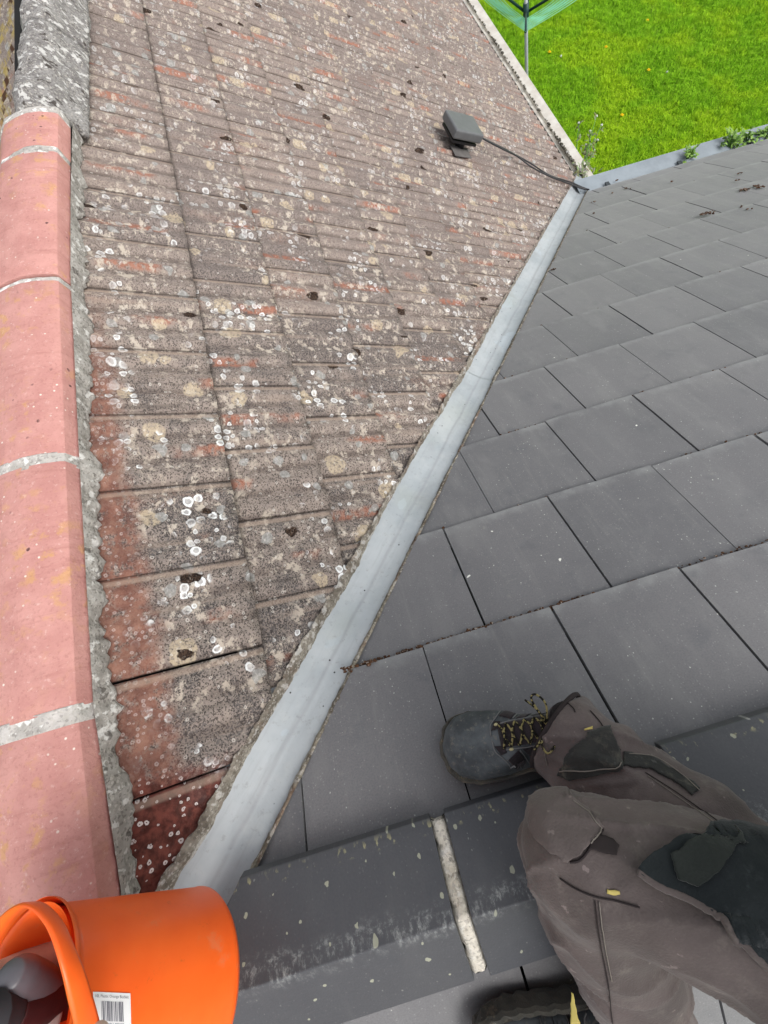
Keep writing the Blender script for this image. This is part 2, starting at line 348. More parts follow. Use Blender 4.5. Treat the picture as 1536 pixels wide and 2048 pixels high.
def mat_plain(name, c, rough=.6, spec=.4, var=.25, scale=30, bump=.0006, c2=None, objs=True):
    t = NT(name, rough, spec); o = t.obj(); n = t.noise(o, scale, 5, .6)
    d = c2 or tuple(q*(1-var) for q in c)
    t.color(t.mix(t.step(n, .3, .7), d, c)); t.bump(n, bump, .5); return t.m
def mat_cloth(name, a, b, stain, dirt=.5):
    t = NT(name, .92, .12); o = t.obj(); n = t.noise(o, 9, 5, .6); w = t.noise(o, 420, 2, .5); m = t.noise(o, 34, 5, .7)
    c = t.mix(t.step(n, .3, .7), a, b)
    c = t.mix(t.math('MULTIPLY', t.step(m, .52, .72), dirt), c, stain)
    c = t.mix(t.math('MULTIPLY', t.step(t.noise(t.warp(o, 30, .03), 16, 4), .56, .72), dirt*.6), c, tuple(q*.55 for q in a))
    c = t.mix(t.math('MULTIPLY', t.step(t.noise(o, 70, 4), .66, .70), dirt), c, tuple(min(1, q*2.1) for q in b))
    c = t.mix(t.math('MULTIPLY', w, .25), c, tuple(q*.5 for q in a))
    t.b.inputs['Sheen Weight'].default_value = .15
    t.color(c); t.bump(t.math('ADD', w, t.math('MULTIPLY', m, .7)), .0012, .6); return t.m
def mat_grass():
    t = NT('lawn_grass', .75, .2); A = t.attr(); o = t.obj()
    c = t.mix(A[0], (.15, .36, .006), (.31, .60, .015))
    c = t.mix(t.step(t.noise(o, 1.1, 3), .42, .62), c, t.mix(A[0], (.27, .46, .006), (.44, .68, .016)))
    c = t.mix(t.math('MULTIPLY', t.step(A[1], .93, .97), .6), c, (.26, .30, .06))
    t.color(c); t.b.inputs['Subsurface Weight'].default_value = 0
    return t.m
def mat_lawn():
    t = NT('lawn_soil', .95, .1); o = t.obj()
    c = t.mix(t.step(t.noise(o, 14, 6, .7), .3, .7), (.045, .135, .004), (.11, .26, .008))
    c = t.mix(t.math('MULTIPLY', t.step(t.noise(o, .9, 4), .5, .7), .5), c, (.12, .23, .01)); t.color(c); t.bump(t.noise(o, 40, 5), .03, .6); return t.m

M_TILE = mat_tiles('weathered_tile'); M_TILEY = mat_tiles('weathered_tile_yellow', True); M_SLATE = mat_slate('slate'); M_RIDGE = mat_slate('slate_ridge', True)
M_PINK = mat_pink(); M_LEAD = mat_lead()
M_MORT = mat_mortar('mortar', (.28, .262, .238), (.42, .40, .37), .6, .6)
M_MORTV = mat_mortar('mortar_valley', (.15, .13, .105), (.29, .265, .22), .35, .5, .25)
M_MORTJ = mat_mortar('mortar_joint', (.40, .38, .35), (.58, .55, .52), .9, .2)
M_MORTC = mat_mortar('mortar_cream', (.50, .46, .38), (.68, .64, .56), .3, .45)
M_OLDRIDGE = mat_mortar('old_ridge', (.17, .16, .155), (.29, .28, .27), .55, .75)
M_UNDER = mat_plain('underlay', (.008, .008, .008), .9)
M_GUTW = mat_plain('cream_plastic', (.68, .66, .60), .5, .4, .2, 12, c2=(.54, .50, .44))
M_GUTG = mat_plain('grey_gutter', (.27, .31, .34), .45, .45, .2, 10)
M_WALL = mat_plain('render_wall', (.55, .52, .46), .9, .2, .2, 8)

# ---------------------------------------------------------------- ground
gm = MB(); gm.add([(-600, -600, GROUND), (600, -600, GROUND), (600, 600, GROUND), (-600, 600, GROUND)], [(0, 1, 2, 3)])
tag(gm.build('lawn', mat_lawn(), None, False), kind='structure')
def in_view(p, m=60):
    d = p - CAM; z = d@FW
    return z > .05 and -m < 768+FPX*(d@RT)/z < 1536+m and -m < 1024-FPX*(d@UP)/z < 2048+m
cor = [on_z(900, -30, GROUND), on_z(1600, -30, GROUND), on_z(1600, 420, GROUND), on_z(1100, 420, GROUND)]
lo = np.min(cor, 0); hi = np.max(cor, 0)
N = 420000
px = rng.uniform(lo[0], hi[0], N); py = rng.uniform(lo[1], hi[1], N)
D = np.stack([px, py, np.full(N, GROUND)], 1)-CAM; zz = D@FW; ux = 768+FPX*(D@RT)/zz; uy = 1024-FPX*(D@UP)/zz
keep = (ux > 880) & (ux < 1600) & (uy > -50) & (uy < 420) & (uy < 900-.5*ux+420); px, py = px[keep], py[keep]; n = len(px)
cl = np.array([fbm(a*1.7, b*1.7) for a, b in zip(px, py)]); cl2 = np.array([fbm(a*9, b*9, 3.0, 2) for a, b in zip(px, py)])
L = (0.045+.03*rng.random(n)+.03*np.clip(cl2, -.4, 1))*(1+.5*np.clip(cl, -.5, 1)); L = np.clip(L, .02, .16)
ang = rng.uniform(0, 6.283, n); lean = rng.uniform(.1, .9, n); w = rng.uniform(.0018, .0038, n)
dx, dy = np.cos(ang), np.sin(ang); wx, wy = -dy*w, dx*w
B0 = np.stack([px, py, np.full(n, GROUND)], 1)
Vg = np.stack([B0+np.stack([wx, wy, 0*w], 1), B0-np.stack([wx, wy, 0*w], 1),
     B0+np.stack([dx*L*lean*.35+wx*.8, dy*L*lean*.35+wy*.8, L*.6], 1), B0+np.stack([dx*L*lean*.35-wx*.8, dy*L*lean*.35-wy*.8, L*.6], 1),
     B0+np.stack([dx*L*lean, dy*L*lean, L*(1-.35*lean)], 1)], 1).reshape(-1, 3)
i0 = np.arange(n)*5; me = bpy.data.meshes.new('grass')
loops = np.stack([i0, i0+1, i0+3, i0+2, i0+2, i0+3, i0+4], 1).ravel()
me.vertices.add(n*5); me.vertices.foreach_set('co', Vg.ravel()); me.loops.add(n*7); me.loops.foreach_set('vertex_index', loops)
me.polygons.add(n*2); me.polygons.foreach_set('loop_start', np.stack([np.arange(n)*7, np.arange(n)*7+4], 1).ravel()); me.update(calc_edges=True)
ca = me.color_attributes.new('tile', 'FLOAT_COLOR', 'POINT'); c4 = np.stack([np.clip(rng.random(n)*.6+cl2*.5+.2, 0, 1), rng.random(n), rng.random(n), np.ones(n)], 1)
ca.data.foreach_set('color', np.repeat(c4, 5, 0).ravel())
tag(link('grass', me, mat_grass(), None, False), 'bright green grass blades covering the back lawn', 'grass', kind='stuff')

# ---------------------------------------------------------------- house
house = empty('house', (1.5, 1.5, GROUND), 'house with lichen covered tile roof meeting a grey slate roof in a valley', 'house')
def sheet(frame, rows, width, Y0, Y1, prof, nu, th, gap, rise, jit, name, tilt=0.0):
    V = []; F = []; UV = []; C = []
    us = np.linspace(gap/width/2, 1-gap/width/2, nu); vs = np.array([0, .35, .7, .93, 1.0]); base = 0
    for (tt, tb, off, k) in rows:
        n0 = math.floor((Y0-off)/width); n1 = math.ceil((Y1-off)/width)
        for q in range(n0, n1):
            r = random.random(); r2 = random.random(); jy = (random.random()-.5)*jit; jh = (random.random()-.5)*.0016*(jit > 0); jt = (random.random()-.5)*jit*1.6; sk = (random.random()-.5)*jit*1.5
            U, W = np.meshgrid(us, vs); Y = off+(q+U)*width+jy; t = tt+(tb-tt)*W + jt*W + sk*(U-.5)*W
            h = -rise*(1-W)+prof(U, W)+jh
            # skirts: left, right, bottom
            def pad(a, al, ar): return np.concatenate([al, a, ar], 1)
            Yp = pad(Y, Y[:, :1], Y[:, -1:]); tp = pad(t, t[:, :1], t[:, -1:]); hp = pad(h, h[:, :1]-th, h[:, -1:]-th)
            Up = pad(U, U[:, :1], U[:, -1:]); Wp = pad(W, W[:, :1], W[:, -1:])
            Yp = np.concatenate([Yp, Yp[-1:]], 0); tp = np.concatenate([tp, tp[-1:]-.001], 0); hp = np.concatenate([hp, hp[-1:]-th], 0)
            Up = np.concatenate([Up, Up[-1:]], 0); Wp = np.concatenate([Wp, Wp[-1:]], 0)
            p = frame(Yp, tp, hp).reshape(-1, 3); V.append(p); UV.append(np.stack([Yp.ravel(), tp.ravel()], 1))
            C.append(np.stack([np.full(p.shape[0], r), Up.ravel(), Wp.ravel(), np.full(p.shape[0], r2)], 1))
            a = np.arange(Yp.size).reshape(Yp.shape)+base; base += Yp.size
            F.append(np.stack([a[:-1, :-1].ravel(), a[:-1, 1:].ravel(), a[1:, 1:].ravel(), a[1:, :-1].ravel()], 1))
    return meshdata(name, np.concatenate(V), np.concatenate(F), np.concatenate(UV), np.concatenate(C))
def bisect(me, co, no):
    bm = bmesh.new(); bm.from_mesh(me); bmesh.ops.bisect_plane(bm, geom=bm.verts[:]+bm.edges[:]+bm.faces[:], plane_co=Vector(co), plane_no=Vector(no), clear_outer=True)
    bm.to_mesh(me); bm.free(); me.update(); return me
nd3 = Vector((ND[0], ND[1], 0))
def prof_tile(U, W):
    x = (U*3) % 1.0
    return .0050*np.cos(2*np.pi*(U*3+.5)) + .0016*np.cos(2*np.pi*(U*6+.2)) - .004*(np.exp(-((U-.965)/.018)**2)) - .001
WM, GM_, TT1, MY = .2040, .2364, .4523, .6703
rows = []
for k in range(-1, 14):
    tb = TT1+(k-1)*GM_
    if tb > EAVE_T+.1: break
    if tb > EAVE_T-.06: tb = EAVE_T
    rows.append((max(tb-GM_-.05, .02), tb, MY + (0 if k % 2 else (.488)*WM), k))
rows = [r for r in rows if r[3] >= 1]; rows[0] = (.06, rows[0][1], rows[0][2], 1)
m1 = sheet(MN, rows, WM, YR-.1, 8.2, prof_tile, 25, .019, .003, .020, .0026, 'tiled_roof_slope')
m1 = bisect(m1, tuple(-.066*nd3), nd3); m1 = bisect(m1, (0, YR-.03, 0), (0, -1, 0))
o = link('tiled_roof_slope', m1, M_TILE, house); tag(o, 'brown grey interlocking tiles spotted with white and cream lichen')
m1b = sheet(MN, rows, WM, -5.2, YR+.1, prof_tile, 13, .016, .003, .017, .003, 'tiled_roof_slope')
nd3b = Vector((ND[0], -ND[1], 0)); m1b = bisect(m1b, Vector((0, 2*YR, 0))-.072*nd3b, nd3b); m1b = bisect(m1b, (0, YR-.03, 0), (0, 1, 0))
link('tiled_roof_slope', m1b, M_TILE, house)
m2 = sheet(MNL, rows, WM, -5.2, 8.2, prof_tile, 13, .016, .003, .017, .003, 'tiled_roof_slope')
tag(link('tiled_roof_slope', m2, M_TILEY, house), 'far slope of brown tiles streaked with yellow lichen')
# slates
WS, GS, SS1, SA = .3035, .3112, .6321, .7293
srows = []
for k in range(0, 12):
    sb = SS1+(k-1)*GS
    if sb > EAVE_S-.05: sb = EAVE_S
    srows.append((sb-GS-.06, sb, SA+(k-1)*WS/2 + (WS if k % 2 else 0), k))
    if sb >= EAVE_S: break
flat = lambda U, W: .0008*np.sin(U*9)-.0012*(abs(U-.5)>.49)*(W>.9)
srows[0] = (.12, srows[0][1], srows[0][2], 0)
m3 = sheet(SL, srows, WS, -.2, 7.5, flat, 5, .012, .0046, .0150, .0042, 'slate_roof_slope')
m3 = bisect(m3, tuple(.058*nd3), -nd3); m3 = bisect(m3, (0, YR+.03, 0), (0, -1, 0))
tag(link('slate_roof_slope', m3, M_SLATE, house, False), 'smooth dark grey slates laid in staggered courses')
m4 = sheet(SLF, srows, WS, -.2, 7.5, flat, 3, .012, .0042, .0145, .0022, 'slate_roof_slope')
m4 = bisect(m4, Vector((0, 2*YR, 0))+.058*nd3b, -nd3b); m4 = bisect(m4, (0, YR-.03, 0), (0, 1, 0))
link('slate_roof_slope', m4, M_SLATE, house, False)
# dark underlay below both roofs
ub = MB()
def quad(mb, *p): mb.add([tuple(q) for q in p], [tuple(range(len(p)))])
hU = -.045
quad(ub, MN(YR, .03, hU), MN(8.1, .03, hU), MN(8.1, EAVE_T-.03, hU), MN(EAVE_T*c1*T1/T2, EAVE_T-.03, hU))
quad(ub, MNL(-5, .03, hU), MNL(8.1, .03, hU), MNL(8.1, EAVE_T-.03, hU), MNL(-5, EAVE_T-.03, hU))
quad(ub, MN(YR, .03, hU), MN(-5, .03, hU), MN(-5, EAVE_T-.03, hU), MN(2*YR-EAVE_T*c1*T1/T2, EAVE_T-.03, hU))
quad(ub, SL(.3, .22, hU), SL(7.4, .22, hU), SL(7.4, EAVE_S-.03, hU), SL(EAVE_S*c2*T2/T1, EAVE_S-.03, hU))
quad(ub, SLF(.3, .22, hU), SLF(7.4, .22, hU), SLF(7.4, EAVE_S-.03, hU), SLF(EAVE_S*c2*T2/T1, EAVE_S-.03, hU))
ub.build('roof_underlay', M_UNDER, house, False)
# walls
wb = MB(); ez = -EAVE_T*s1
wb.box((0, 1.5, (GROUND+ez-.12)/2), (2.75, 0, 0), (0, 6.4, 0), (0, 0, (ez-.12-GROUND)/2))
wb.box((4.9, YR, (GROUND+ez-.12)/2), (2.3, 0, 0), (0, 2.75, 0), (0, 0, (ez-.12-GROUND)/2))
wb.build('wall', M_WALL, house, False)
for yy in (8.05, -4.95): MB().add([MN(yy, .02, -.05), MN(yy, EAVE_T, -.05), MNL(yy, EAVE_T, -.05), MN(yy, .02, -.05)+np.array([0, -.2, 0]), MN(yy-.2, EAVE_T, -.05), MNL(yy-.2, EAVE_T, -.05)], [(0, 1, 2), (5, 4, 3), (0, 3, 4, 1), (0, 2, 5, 3), (1, 4, 5, 2)]).build('gable', M_WALL, house, False)
MB().add([SL(7.35, .22, -.05), SL(7.35, EAVE_S, -.05), SLF(7.35, EAVE_S, -.05), SL(7.15, .22, -.05), SL(7.15, EAVE_S, -.05), SLF(7.15, EAVE_S, -.05)], [(0, 1, 2), (5, 4, 3), (0, 3, 4, 1), (0, 2, 5, 3), (1, 4, 5, 2)]).build('gable', M_WALL, house, False)

# ---- main ridge tiles
EDGE = [(-3, .18), (.0, .168), (.363, .160), (.635, .142), (1.15, .143), (1.67, .147), (1.97, .157), (2.35, .174), (2.98, .212), (8.2, .214)]
def edge_x(Y): return float(np.interp(Y, [e[0] for e in EDGE], [e[1] for e in EDGE]))
PINK = [(-.206, -.090), (-.202, -.058), (-.192, -.036), (-.160, -.013), (-.120, -.005), (-.085, -.002), (-.050, -.006), (-.014, -.017), (-.007, -.022), (0, -.060)]
OLD = [(-.235, -.125), (-.195, -.095), (-.165, -.085), (-.158, -.06), (-.145, -.028), (-.120, .002), (-.090, .010), (-.065, .004), (-.045, -.008), (-.025, -.028), (-.008, -.052), (.012, -.078), (.026, -.100)]
def ridge_piece(prof, Y0, Y1, ny, lift=0.0, grow=0.0, amp=0.0, sub=3):
    mb = MB(); P = []
    for a, b in zip(prof[:-1], prof[1:]):
        for q in range(sub): P.append((a[0]+(b[0]-a[0])*q/sub, a[1]+(b[1]-a[1])*q/sub))
    P.append(prof[-1]); V = []
    for j in range(ny):
        Y = Y0+(Y1-Y0)*j/(ny-1); ex = edge_x(Y)
        for (x, z) in P:
            k = amp*(fbm(x*14+3, Y*14, z*14)) if amp else 0
            xc = (x+.09)*(1+grow)-.09; V.append((ex+xc+k*.3*(1 if x > -.09 else -1), Y, z+lift+k*.6))
    return mb.add(V, grid_faces(len(P), ny))
joints = [.13-.49*i for i in range(6, 0, -1)]+[.13, .632, 1.130, 1.632, 2.11, 2.29]
for i in range(len(joints)-1):
    a, b = joints[i], joints[i+1]
    if b-a < .1: continue
    t0 = random.uniform(-.002, .002)
    mb = ridge_piece(PINK, a+.010, b-.010, 8, t0)
    o = mb.build('ridge_tile', M_PINK, house); m = o.modifiers.new('s', 'SOLIDIFY'); m.thickness = .014; m.offset = -1; bevel(o, .0025, 2, .5); apply_mods(o)
    if True:
        jw = {.632: .014, 1.13: .013, 1.632: .005, 2.11: .011}.get(round(b, 3), .011)
        jb = ridge_piece(PINK, b-jw-.004+random.uniform(-.002, .002), b+jw, 12, .0008 if jw > .01 else -.003, .002, .0045, 5)
        jo = jb.build('mortar_joint', M_MORTJ, o)
        m = jo.modifiers.new('s', 'SOLIDIFY'); m.thickness = .02; m.offset = -1; apply_mods(jo)
yy = 2.30
while yy < 8.1:
    b = min(yy+.45, 8.15)
    mb = ridge_piece(OLD, yy+.003, b-.003, 22, .002+random.uniform(-.003, .003), .02, .016, 3)
    o = mb.build('ridge_tile', M_OLDRIDGE, house); o['label'] = 'old grey ridge tile crusted with lichen'
    m = o.modifiers.new('s', 'SOLIDIFY'); m.thickness = .02; m.offset = -1; apply_mods(o); yy = b
# ---- mortar bedding beside the ridge
def bedding():
    nY, nX = 1300, 16; V = []
    for j in range(nY):
        Y = -.2+8.3*j/(nY-1); ex = edge_x(Y)-.012
        u = ((Y-MY)/WM*1.5+.25*nz(Y*3, 1.1)) % 1
        tongue = .5+.5*math.cos(2*math.pi*(u+.5))
        wv = .026+.016*fbm(Y*7, 2.3)+.013*tongue*(.5+1.6*nz(Y*5, 8.8))+.010*fbm(Y*34, 7.7)
        if abs(Y-1.12) < .06: wv += .026*math.exp(-((Y-1.12)/.028)**2)
        wv = max(.008, wv*.66+.008*fbm(Y*60, 3.1))
        if Y < .5: wv *= max(.35, (Y)/.5)
        for i in range(nX):
            f = i/(nX-1); X = ex+wv*f; t = X/c1
            hs_ = .032*(1-f)**1.5+.0045*math.sin(math.pi*min(1, f*1.1))+.0035*fbm(X*60, Y*60)-.010*(f > .97)
            p = MN(Y, t, hs_); V.append(p)
    mb = MB().add(V, grid_faces(nX, nY)); o = mb.build('mortar_bedding', M_MORT, house); return o
bedding()

# ---- valley
def zsurf(X, Y): return max(-X*T1, -Y*T2)
def vpoint(al, pe): q = VD*al+ND*pe; return q[0], q[1]
def lead_piece(a0, a1, lift, nA, seed, pe0=-.082, pe1=.066):
    nP = 25; V = []; global LUV; LUV = []
    for j in range(nA):
        al = a0+(a1-a0)*j/(nA-1)
        for i in range(nP):
            pe = pe0+(pe1-pe0)*i/(nP-1); X, Y = vpoint(al, pe); mid = vpoint(al, 0)
            d = abs(pe); sm = math.sqrt(d*d+.02**2)-.02
            slope = (T1*ND[0] if pe < 0 else T2*-ND[1])
            z = -mid[0]*T1+sm*slope*.80-.014+lift
            z += .002*fbm(X*5+seed, Y*5)+.0010*fbm(X*26, Y*26, seed)+.0012*math.exp(-((pe-.004*math.sin(al*9))/.006)**2)
            V.append((X, Y, z)); LUV.append((al, pe))
    return V, grid_faces(nP, nA)
for a_0, a_1, lf_, nn_, sd_0 in ((.17, 1.935, .004, 150, 1), (1.85, 4.66, 0, 200, 5)):
    V_, F_0 = lead_piece(a_0, a_1, lf_, nn_, sd_0); o = link('valley_flashing', meshdata('valley_flashing', V_, F_0, LUV), M_LEAD, house)
    m = o.modifiers.new('s', 'SOLIDIFY'); m.thickness = .003; m.offset = -1; apply_mods(o)
# lead saddle over the ridge junction and the hidden valley behind it
V = []
for j in range(30):
    Y = YR-.30+.33*j/29
    for i in range(30):
        X = .08+.19*i/29; zz_ = max(-X*T1, -Y*T2 if Y > YR else -(2*YR-Y)*T2); V.append((X, Y, zz_-.004+.003*fbm(X*9, Y*9)))
o = MB().add(V, grid_faces(30, 30)).build('lead_saddle', M_LEAD, house)
def v2(al, pe): q = VD*al+ND*pe; return q[0], 2*YR-q[1]
V = []
for j in range(60):
    al = .2+4.4*j/59
    for i in range(9):
        pe = -.082+.148*i/8; X, Y = v2(al, pe); V.append((X, Y, -(VD*al)[0]*T1+abs(pe)*(T1*ND[0] if pe < 0 else -T2*ND[1])*.8-.02))
MB().add(V, grid_faces(9, 60)).build('valley_flashing', M_LEAD, house)
LE = [(.375, -.052), (.451, -.047), (.574, -.055), (.699, -.051), (.859, -.051), (1.011, -.049), (1.15, -.061), (1.339, -.065), (1.625, -.063), (1.907, -.055), (2.452, -.066), (3.03, -.066), (3.739, -.068), (4.476, -.07)]
def fillet_left():
    nA, nP = 1500, 14; V = []
    for j in range(nA):
        al = .22+4.36*j/(nA-1); inner = float(np.interp(al, [a for a, b in LE], [b for a, b in LE]))+.005*fbm(al*11, 1.0)+.0025*fbm(al*50, 4.0)
        outer = -.072-.006*fbm(al*7, 9)-.0045*fbm(al*45, 2)-.002*fbm(al*120, 2)
        for i in range(nP):
            f = i/(nP-1); pe = inner+(outer-inner)*f; X, Y = vpoint(al, pe)
            zt = -X*T1; X0 = vpoint(al, 0)[0]; zl = -X0*T1+abs(pe)*T1*ND[0]*.8-.018
            h = min(1, f/.45); s_ = h*h*(3-2*h)
            z = zl*(1-s_)+(zt+.0015)*s_+(.004*fbm(X*50, Y*50, 2)+.0025*fbm(X*150, Y*150, 5))*min(1, f*5)-(.012 if f > .98 else 0)
            V.append((X, Y, z))
    o = MB().add(V, grid_faces(nP, nA)).build('valley_mortar', M_MORTV, house); return o
fillet_left()
def fillet_right():
    nA, nP = 1500, 8; V = []
    for j in range(nA):
        al = .25+4.36*j/(nA-1); inner = .0465+.003*fbm(al*9, 5.0)+.002*fbm(al*60, 4.4); outer = .0600+.0015*fbm(al*40, 1.2)
        for i in range(nP):
            f = i/(nP-1); pe = inner+(outer-inner)*f; X, Y = vpoint(al, pe); zt = -Y*T2; X0 = vpoint(al, 0)[0]; zl = -X0*T1+pe*(-T2*ND[1])*.8-.018
            h = min(1, f/.6); s_ = h*h*(3-2*h)
            z = zl*(1-s_)+(zt-.004)*s_+.0035*fbm(X*70, Y*70, 2)*min(1, f*5)
            V.append((X, Y, z))
    return MB().add(V, grid_faces(nP, nA)).build('valley_mortar', mat_mortar('mortar_thin', (.13, .11, .085), (.34, .31, .24), .25, .6, .3), house)
fillet_right()

# ---- slate ridge caps
RA, RE = -.058, .306
def slate_cap(X0, X1, dz, parent):
    prof = []
    e0 = np.array(SL(0, .3205, .018))[1:]; ap = np.array([YR, RA])
    e1 = np.array([2*YR-e0[0], e0[1]])
    pts = [e0+np.array([.0, -.014]), e0, ap*.06+e0*.94, ap*.5+e0*.5, ap*.93+e0*.07+np.array([0, -.0005]), ap+np.array([0, .0018]), ap*.93+e1*.07+np.array([0, -.0005]), ap*.5+e1*.5, e1, e1+np.array([0, -.014])]
    vv = [1.0, 1.0, .965, .72, .46, .41, .36, .2, 0, 0]
    V = []; UV = []; C = []; r = random.random(); nx = 5
    for i in range(nx):
        X = X0+(X1-X0)*i/(nx-1)
        for p, v in zip(pts, vv): V.append((X, p[0], p[1]+dz)); UV.append((X, p[0])); C.append((r, i/(nx-1), v, 1))
    me = meshdata('ridge_tile', V, grid_faces(len(pts), nx), UV, C); o = link('ridge_tile', me, M_RIDGE, parent, False)
    o['label'] = 'dark slate grey angled ridge tile'
    if X0 < .3:      # the first cap is cut on the slant against the valley
        bisect(me, tuple(.050*nd3), -nd3); bisect(me, Vector((0, 2*YR, 0))+.050*nd3b, -nd3b)
    m = o.modifiers.new('s', 'SOLIDIFY'); m.thickness = .010; m.offset = 1; bevel(o, .0018, 2, .7); return apply_mods(o)
caps = [.18, .667]+[1.052+.452*i for i in range(14)]
for i in range(15):
    o = slate_cap(caps[i]+.0125, caps[i+1]-.0125, random.uniform(-.0015, .0015), house)
    # cream mortar joint between this cap and the next
    e0 = np.array(SL(0, .322, .018))[1:]; ap = np.array([YR, RA+.002]); e1 = np.array([2*YR-e0[0], e0[1]])
    ln = [e0+np.array([0, -.012]), e0, ap, e1, e1+np.array([0, -.012])]
    fine_ = []
    for a, b in zip(ln[:-1], ln[1:]):
        for q in range(24): fine_.append(a+(b-a)*q/24)
    V = []
    for q, p in enumerate(fine_):
        wl_ = .0135+.0035*fbm(q*.35, 3.3+i)+.0015*fbm(q*1.3, i); wr_ = .0130+.003*fbm(q*.4, 9.1+i)
        for s_ in range(6):
            f = s_/5; V.append((caps[i+1]-wl_+(wl_+wr_)*f, p[0], p[1]+(.0030 if 0 < s_ < 5 else -.008)+.0022*fbm(q*.5, f*4, i)))
    MB().add(V, grid_faces(6, len(fine_))).build('mortar_joint', M_MORTC, o)

# ---- gutters
def gutter(name, path_fn, L0, L1, mat, w=.095, d=.07, gap=.02, dirs=1, nseg=40, rim=.006):
    prof = [(-.04, 0), (-.04, -.02), (-.036, -d), (gap, -d), (gap+.004, -.012), (w*.7, -.004), (w, 0), (w+rim, 0.002), (w+rim, -.05)]
    V = []
    for j in range(nseg+1):
        s_ = L0+(L1-L0)*j/nseg
        for (x, z) in prof: V.append(path_fn(s_, x, z))
    o = MB().add(V, grid_faces(len(prof), nseg+1)).build(name, mat, house, False)
    m = o.modifiers.new('s', 'SOLIDIFY'); m.thickness = .003; m.offset = 0; return apply_mods(o)
XE = EAVE_T*c1; ZE = -EAVE_T*s1; YE = EAVE_S*c2; ZE2 = -EAVE_S*s2
g1 = gutter('gutter', lambda s_, x, z: (XE-.012+x, s_, ZE-.012+z), XE*T1/T2+.01, 8.2, M_GUTW, .078, .03, .012); g1['label'] = 'cream white plastic gutter along the tiled roof'
gutter('gutter', lambda s_, x, z: (s_, YE-.028+x, ZE2-.020+z+.003*math.sin(s_*2)), YE*T2/T1+.05, 7.5, M_GUTG, .175, .075, .058)['label'] = 'grey plastic gutter along the slate roof'
sb_ = MB(); sb_.add([(XE*0+YE*T2/T1+.06, YE-.03, ZE2-.058), (7.4, YE-.03, ZE2-.058), (7.4, YE+.030, ZE2-.045), (YE*T2/T1+.06, YE+.030, ZE2-.045)], [(0, 1, 2, 3)]); sb_.build('gutter_gap_shade', mat_plain('gap_shade', (.012, .014, .020), .5), house, False)  # near-black strip added in the trough, painting the shaded gap beside the slates
gd = MB()
for i in range(330):
    Y = random.uniform(XE*T1/T2, 8.0) if i > 130 else random.uniform(XE*T1/T2, XE*T1/T2+.5)
    gd.blob((XE+random.uniform(-.014, .000), Y, ZE+random.uniform(-.018, -.006)), random.uniform(.004, .012), (1, 1.4, .7), i, .5)
gd.build('gutter_moss', mat_mortar('gutter_moss', (.05, .045, .03), (.15, .14, .11), .5, .6), house)['kind'] = 'stuff'
fb = MB()
fb.box((XE-.05, (8.1+XE*T1/T2)/2, ZE-.10), (.01, 0, 0), (0, (8.1-XE*T1/T2)/2, 0), (0, 0, .075))
fb.build('fascia', M_GUTW, house, False)
fb = MB(); fb.box(((7.4+YE)/2+.1, YE-.05, ZE2-.11), ((7.4-YE)/2-.1, 0, 0), (0, .01, 0), (0, 0, .075)); fb.build('fascia', M_GUTG, house, False)
M_CLIP = mat_plain('dark_plastic', (.05, .06, .065), .5)
for xx in np.arange(YE*T2/T1+.25, 7.4, .55): MB().box((xx, YE+.018, ZE2-.014), (.014, 0, 0), (0, .030, 0), (0, 0, .004)).build('gutter_clip', M_CLIP, house, False)

# moss and debris on the slates
mo = MB(); q = 0
def course_moss(k, x0, x1, n, r0, r1):
    global q
    for _ in range(n):
        x = random.uniform(x0, x1)
        if fbm(x*5, k*3.3) < -.12: continue
        s_ = SS1+(k-1)*GS+random.uniform(-.001, .007); c = SL(x, s_, random.uniform(-.012, -.002)); mo.blob(c, random.uniform(r0, r1), (1.5, 1, .6), q, .5); q += 1
course_moss(1, .58, 1.2, 330, .0016, .0045); course_moss(1, 1.2, 2.0, 130, .001, .0028)
for k, a, nn in ((2, .85, 140), (3, 1.05, 200), (4, 1.3, 160), (5, 1.6, 110), (6, 1.8, 90), (7, 2.0, 70), (8, 2.3, 60), (9, 2.6, 60)): course_moss(k, a, 3.6, nn, .0013, .0036)
for (x, y, r, n) in [(1418, 426, .03, 26), (1405, 428, .012, 6), (1482, 414, .008, 3), (1500, 418, .008, 2), (1520, 375, .02, 12), (1490, 380, .03, 14), (1510, 372, .02, 10), (1480, 347, .012, 6), (1225, 386, .008, 3), (1250, 377, .01, 4), (1261, 377, .01, 3), (1186, 404, .012, 5), (1186, 427, .008, 3), (1235, 360, .01, 3), (1475, 360, .008, 2), (1345, 363, .01, 3), (700, 1338, .012, 12), (740, 1322, .01, 8), (1110, 538, .01, 4)]:
    for i in range(n):
        c = on_slate(x, y, .002)+np.array([random.gauss(0, r*.6), random.gauss(0, r*.4), 0]); c[2] = -c[1]*T2+.004; mo.blob(c, random.uniform(.0025, .0065) if y < 600 else random.uniform(.002, .004), (1.4, 1, .7), q, .6); q += 1
tag(mo.build('moss', mat_mortar('moss', (.045, .022, .014), (.12, .062, .035), 0, .5)), 'brown dry moss crumbs in the slate joints and scattered on the slates', 'moss', kind='stuff')
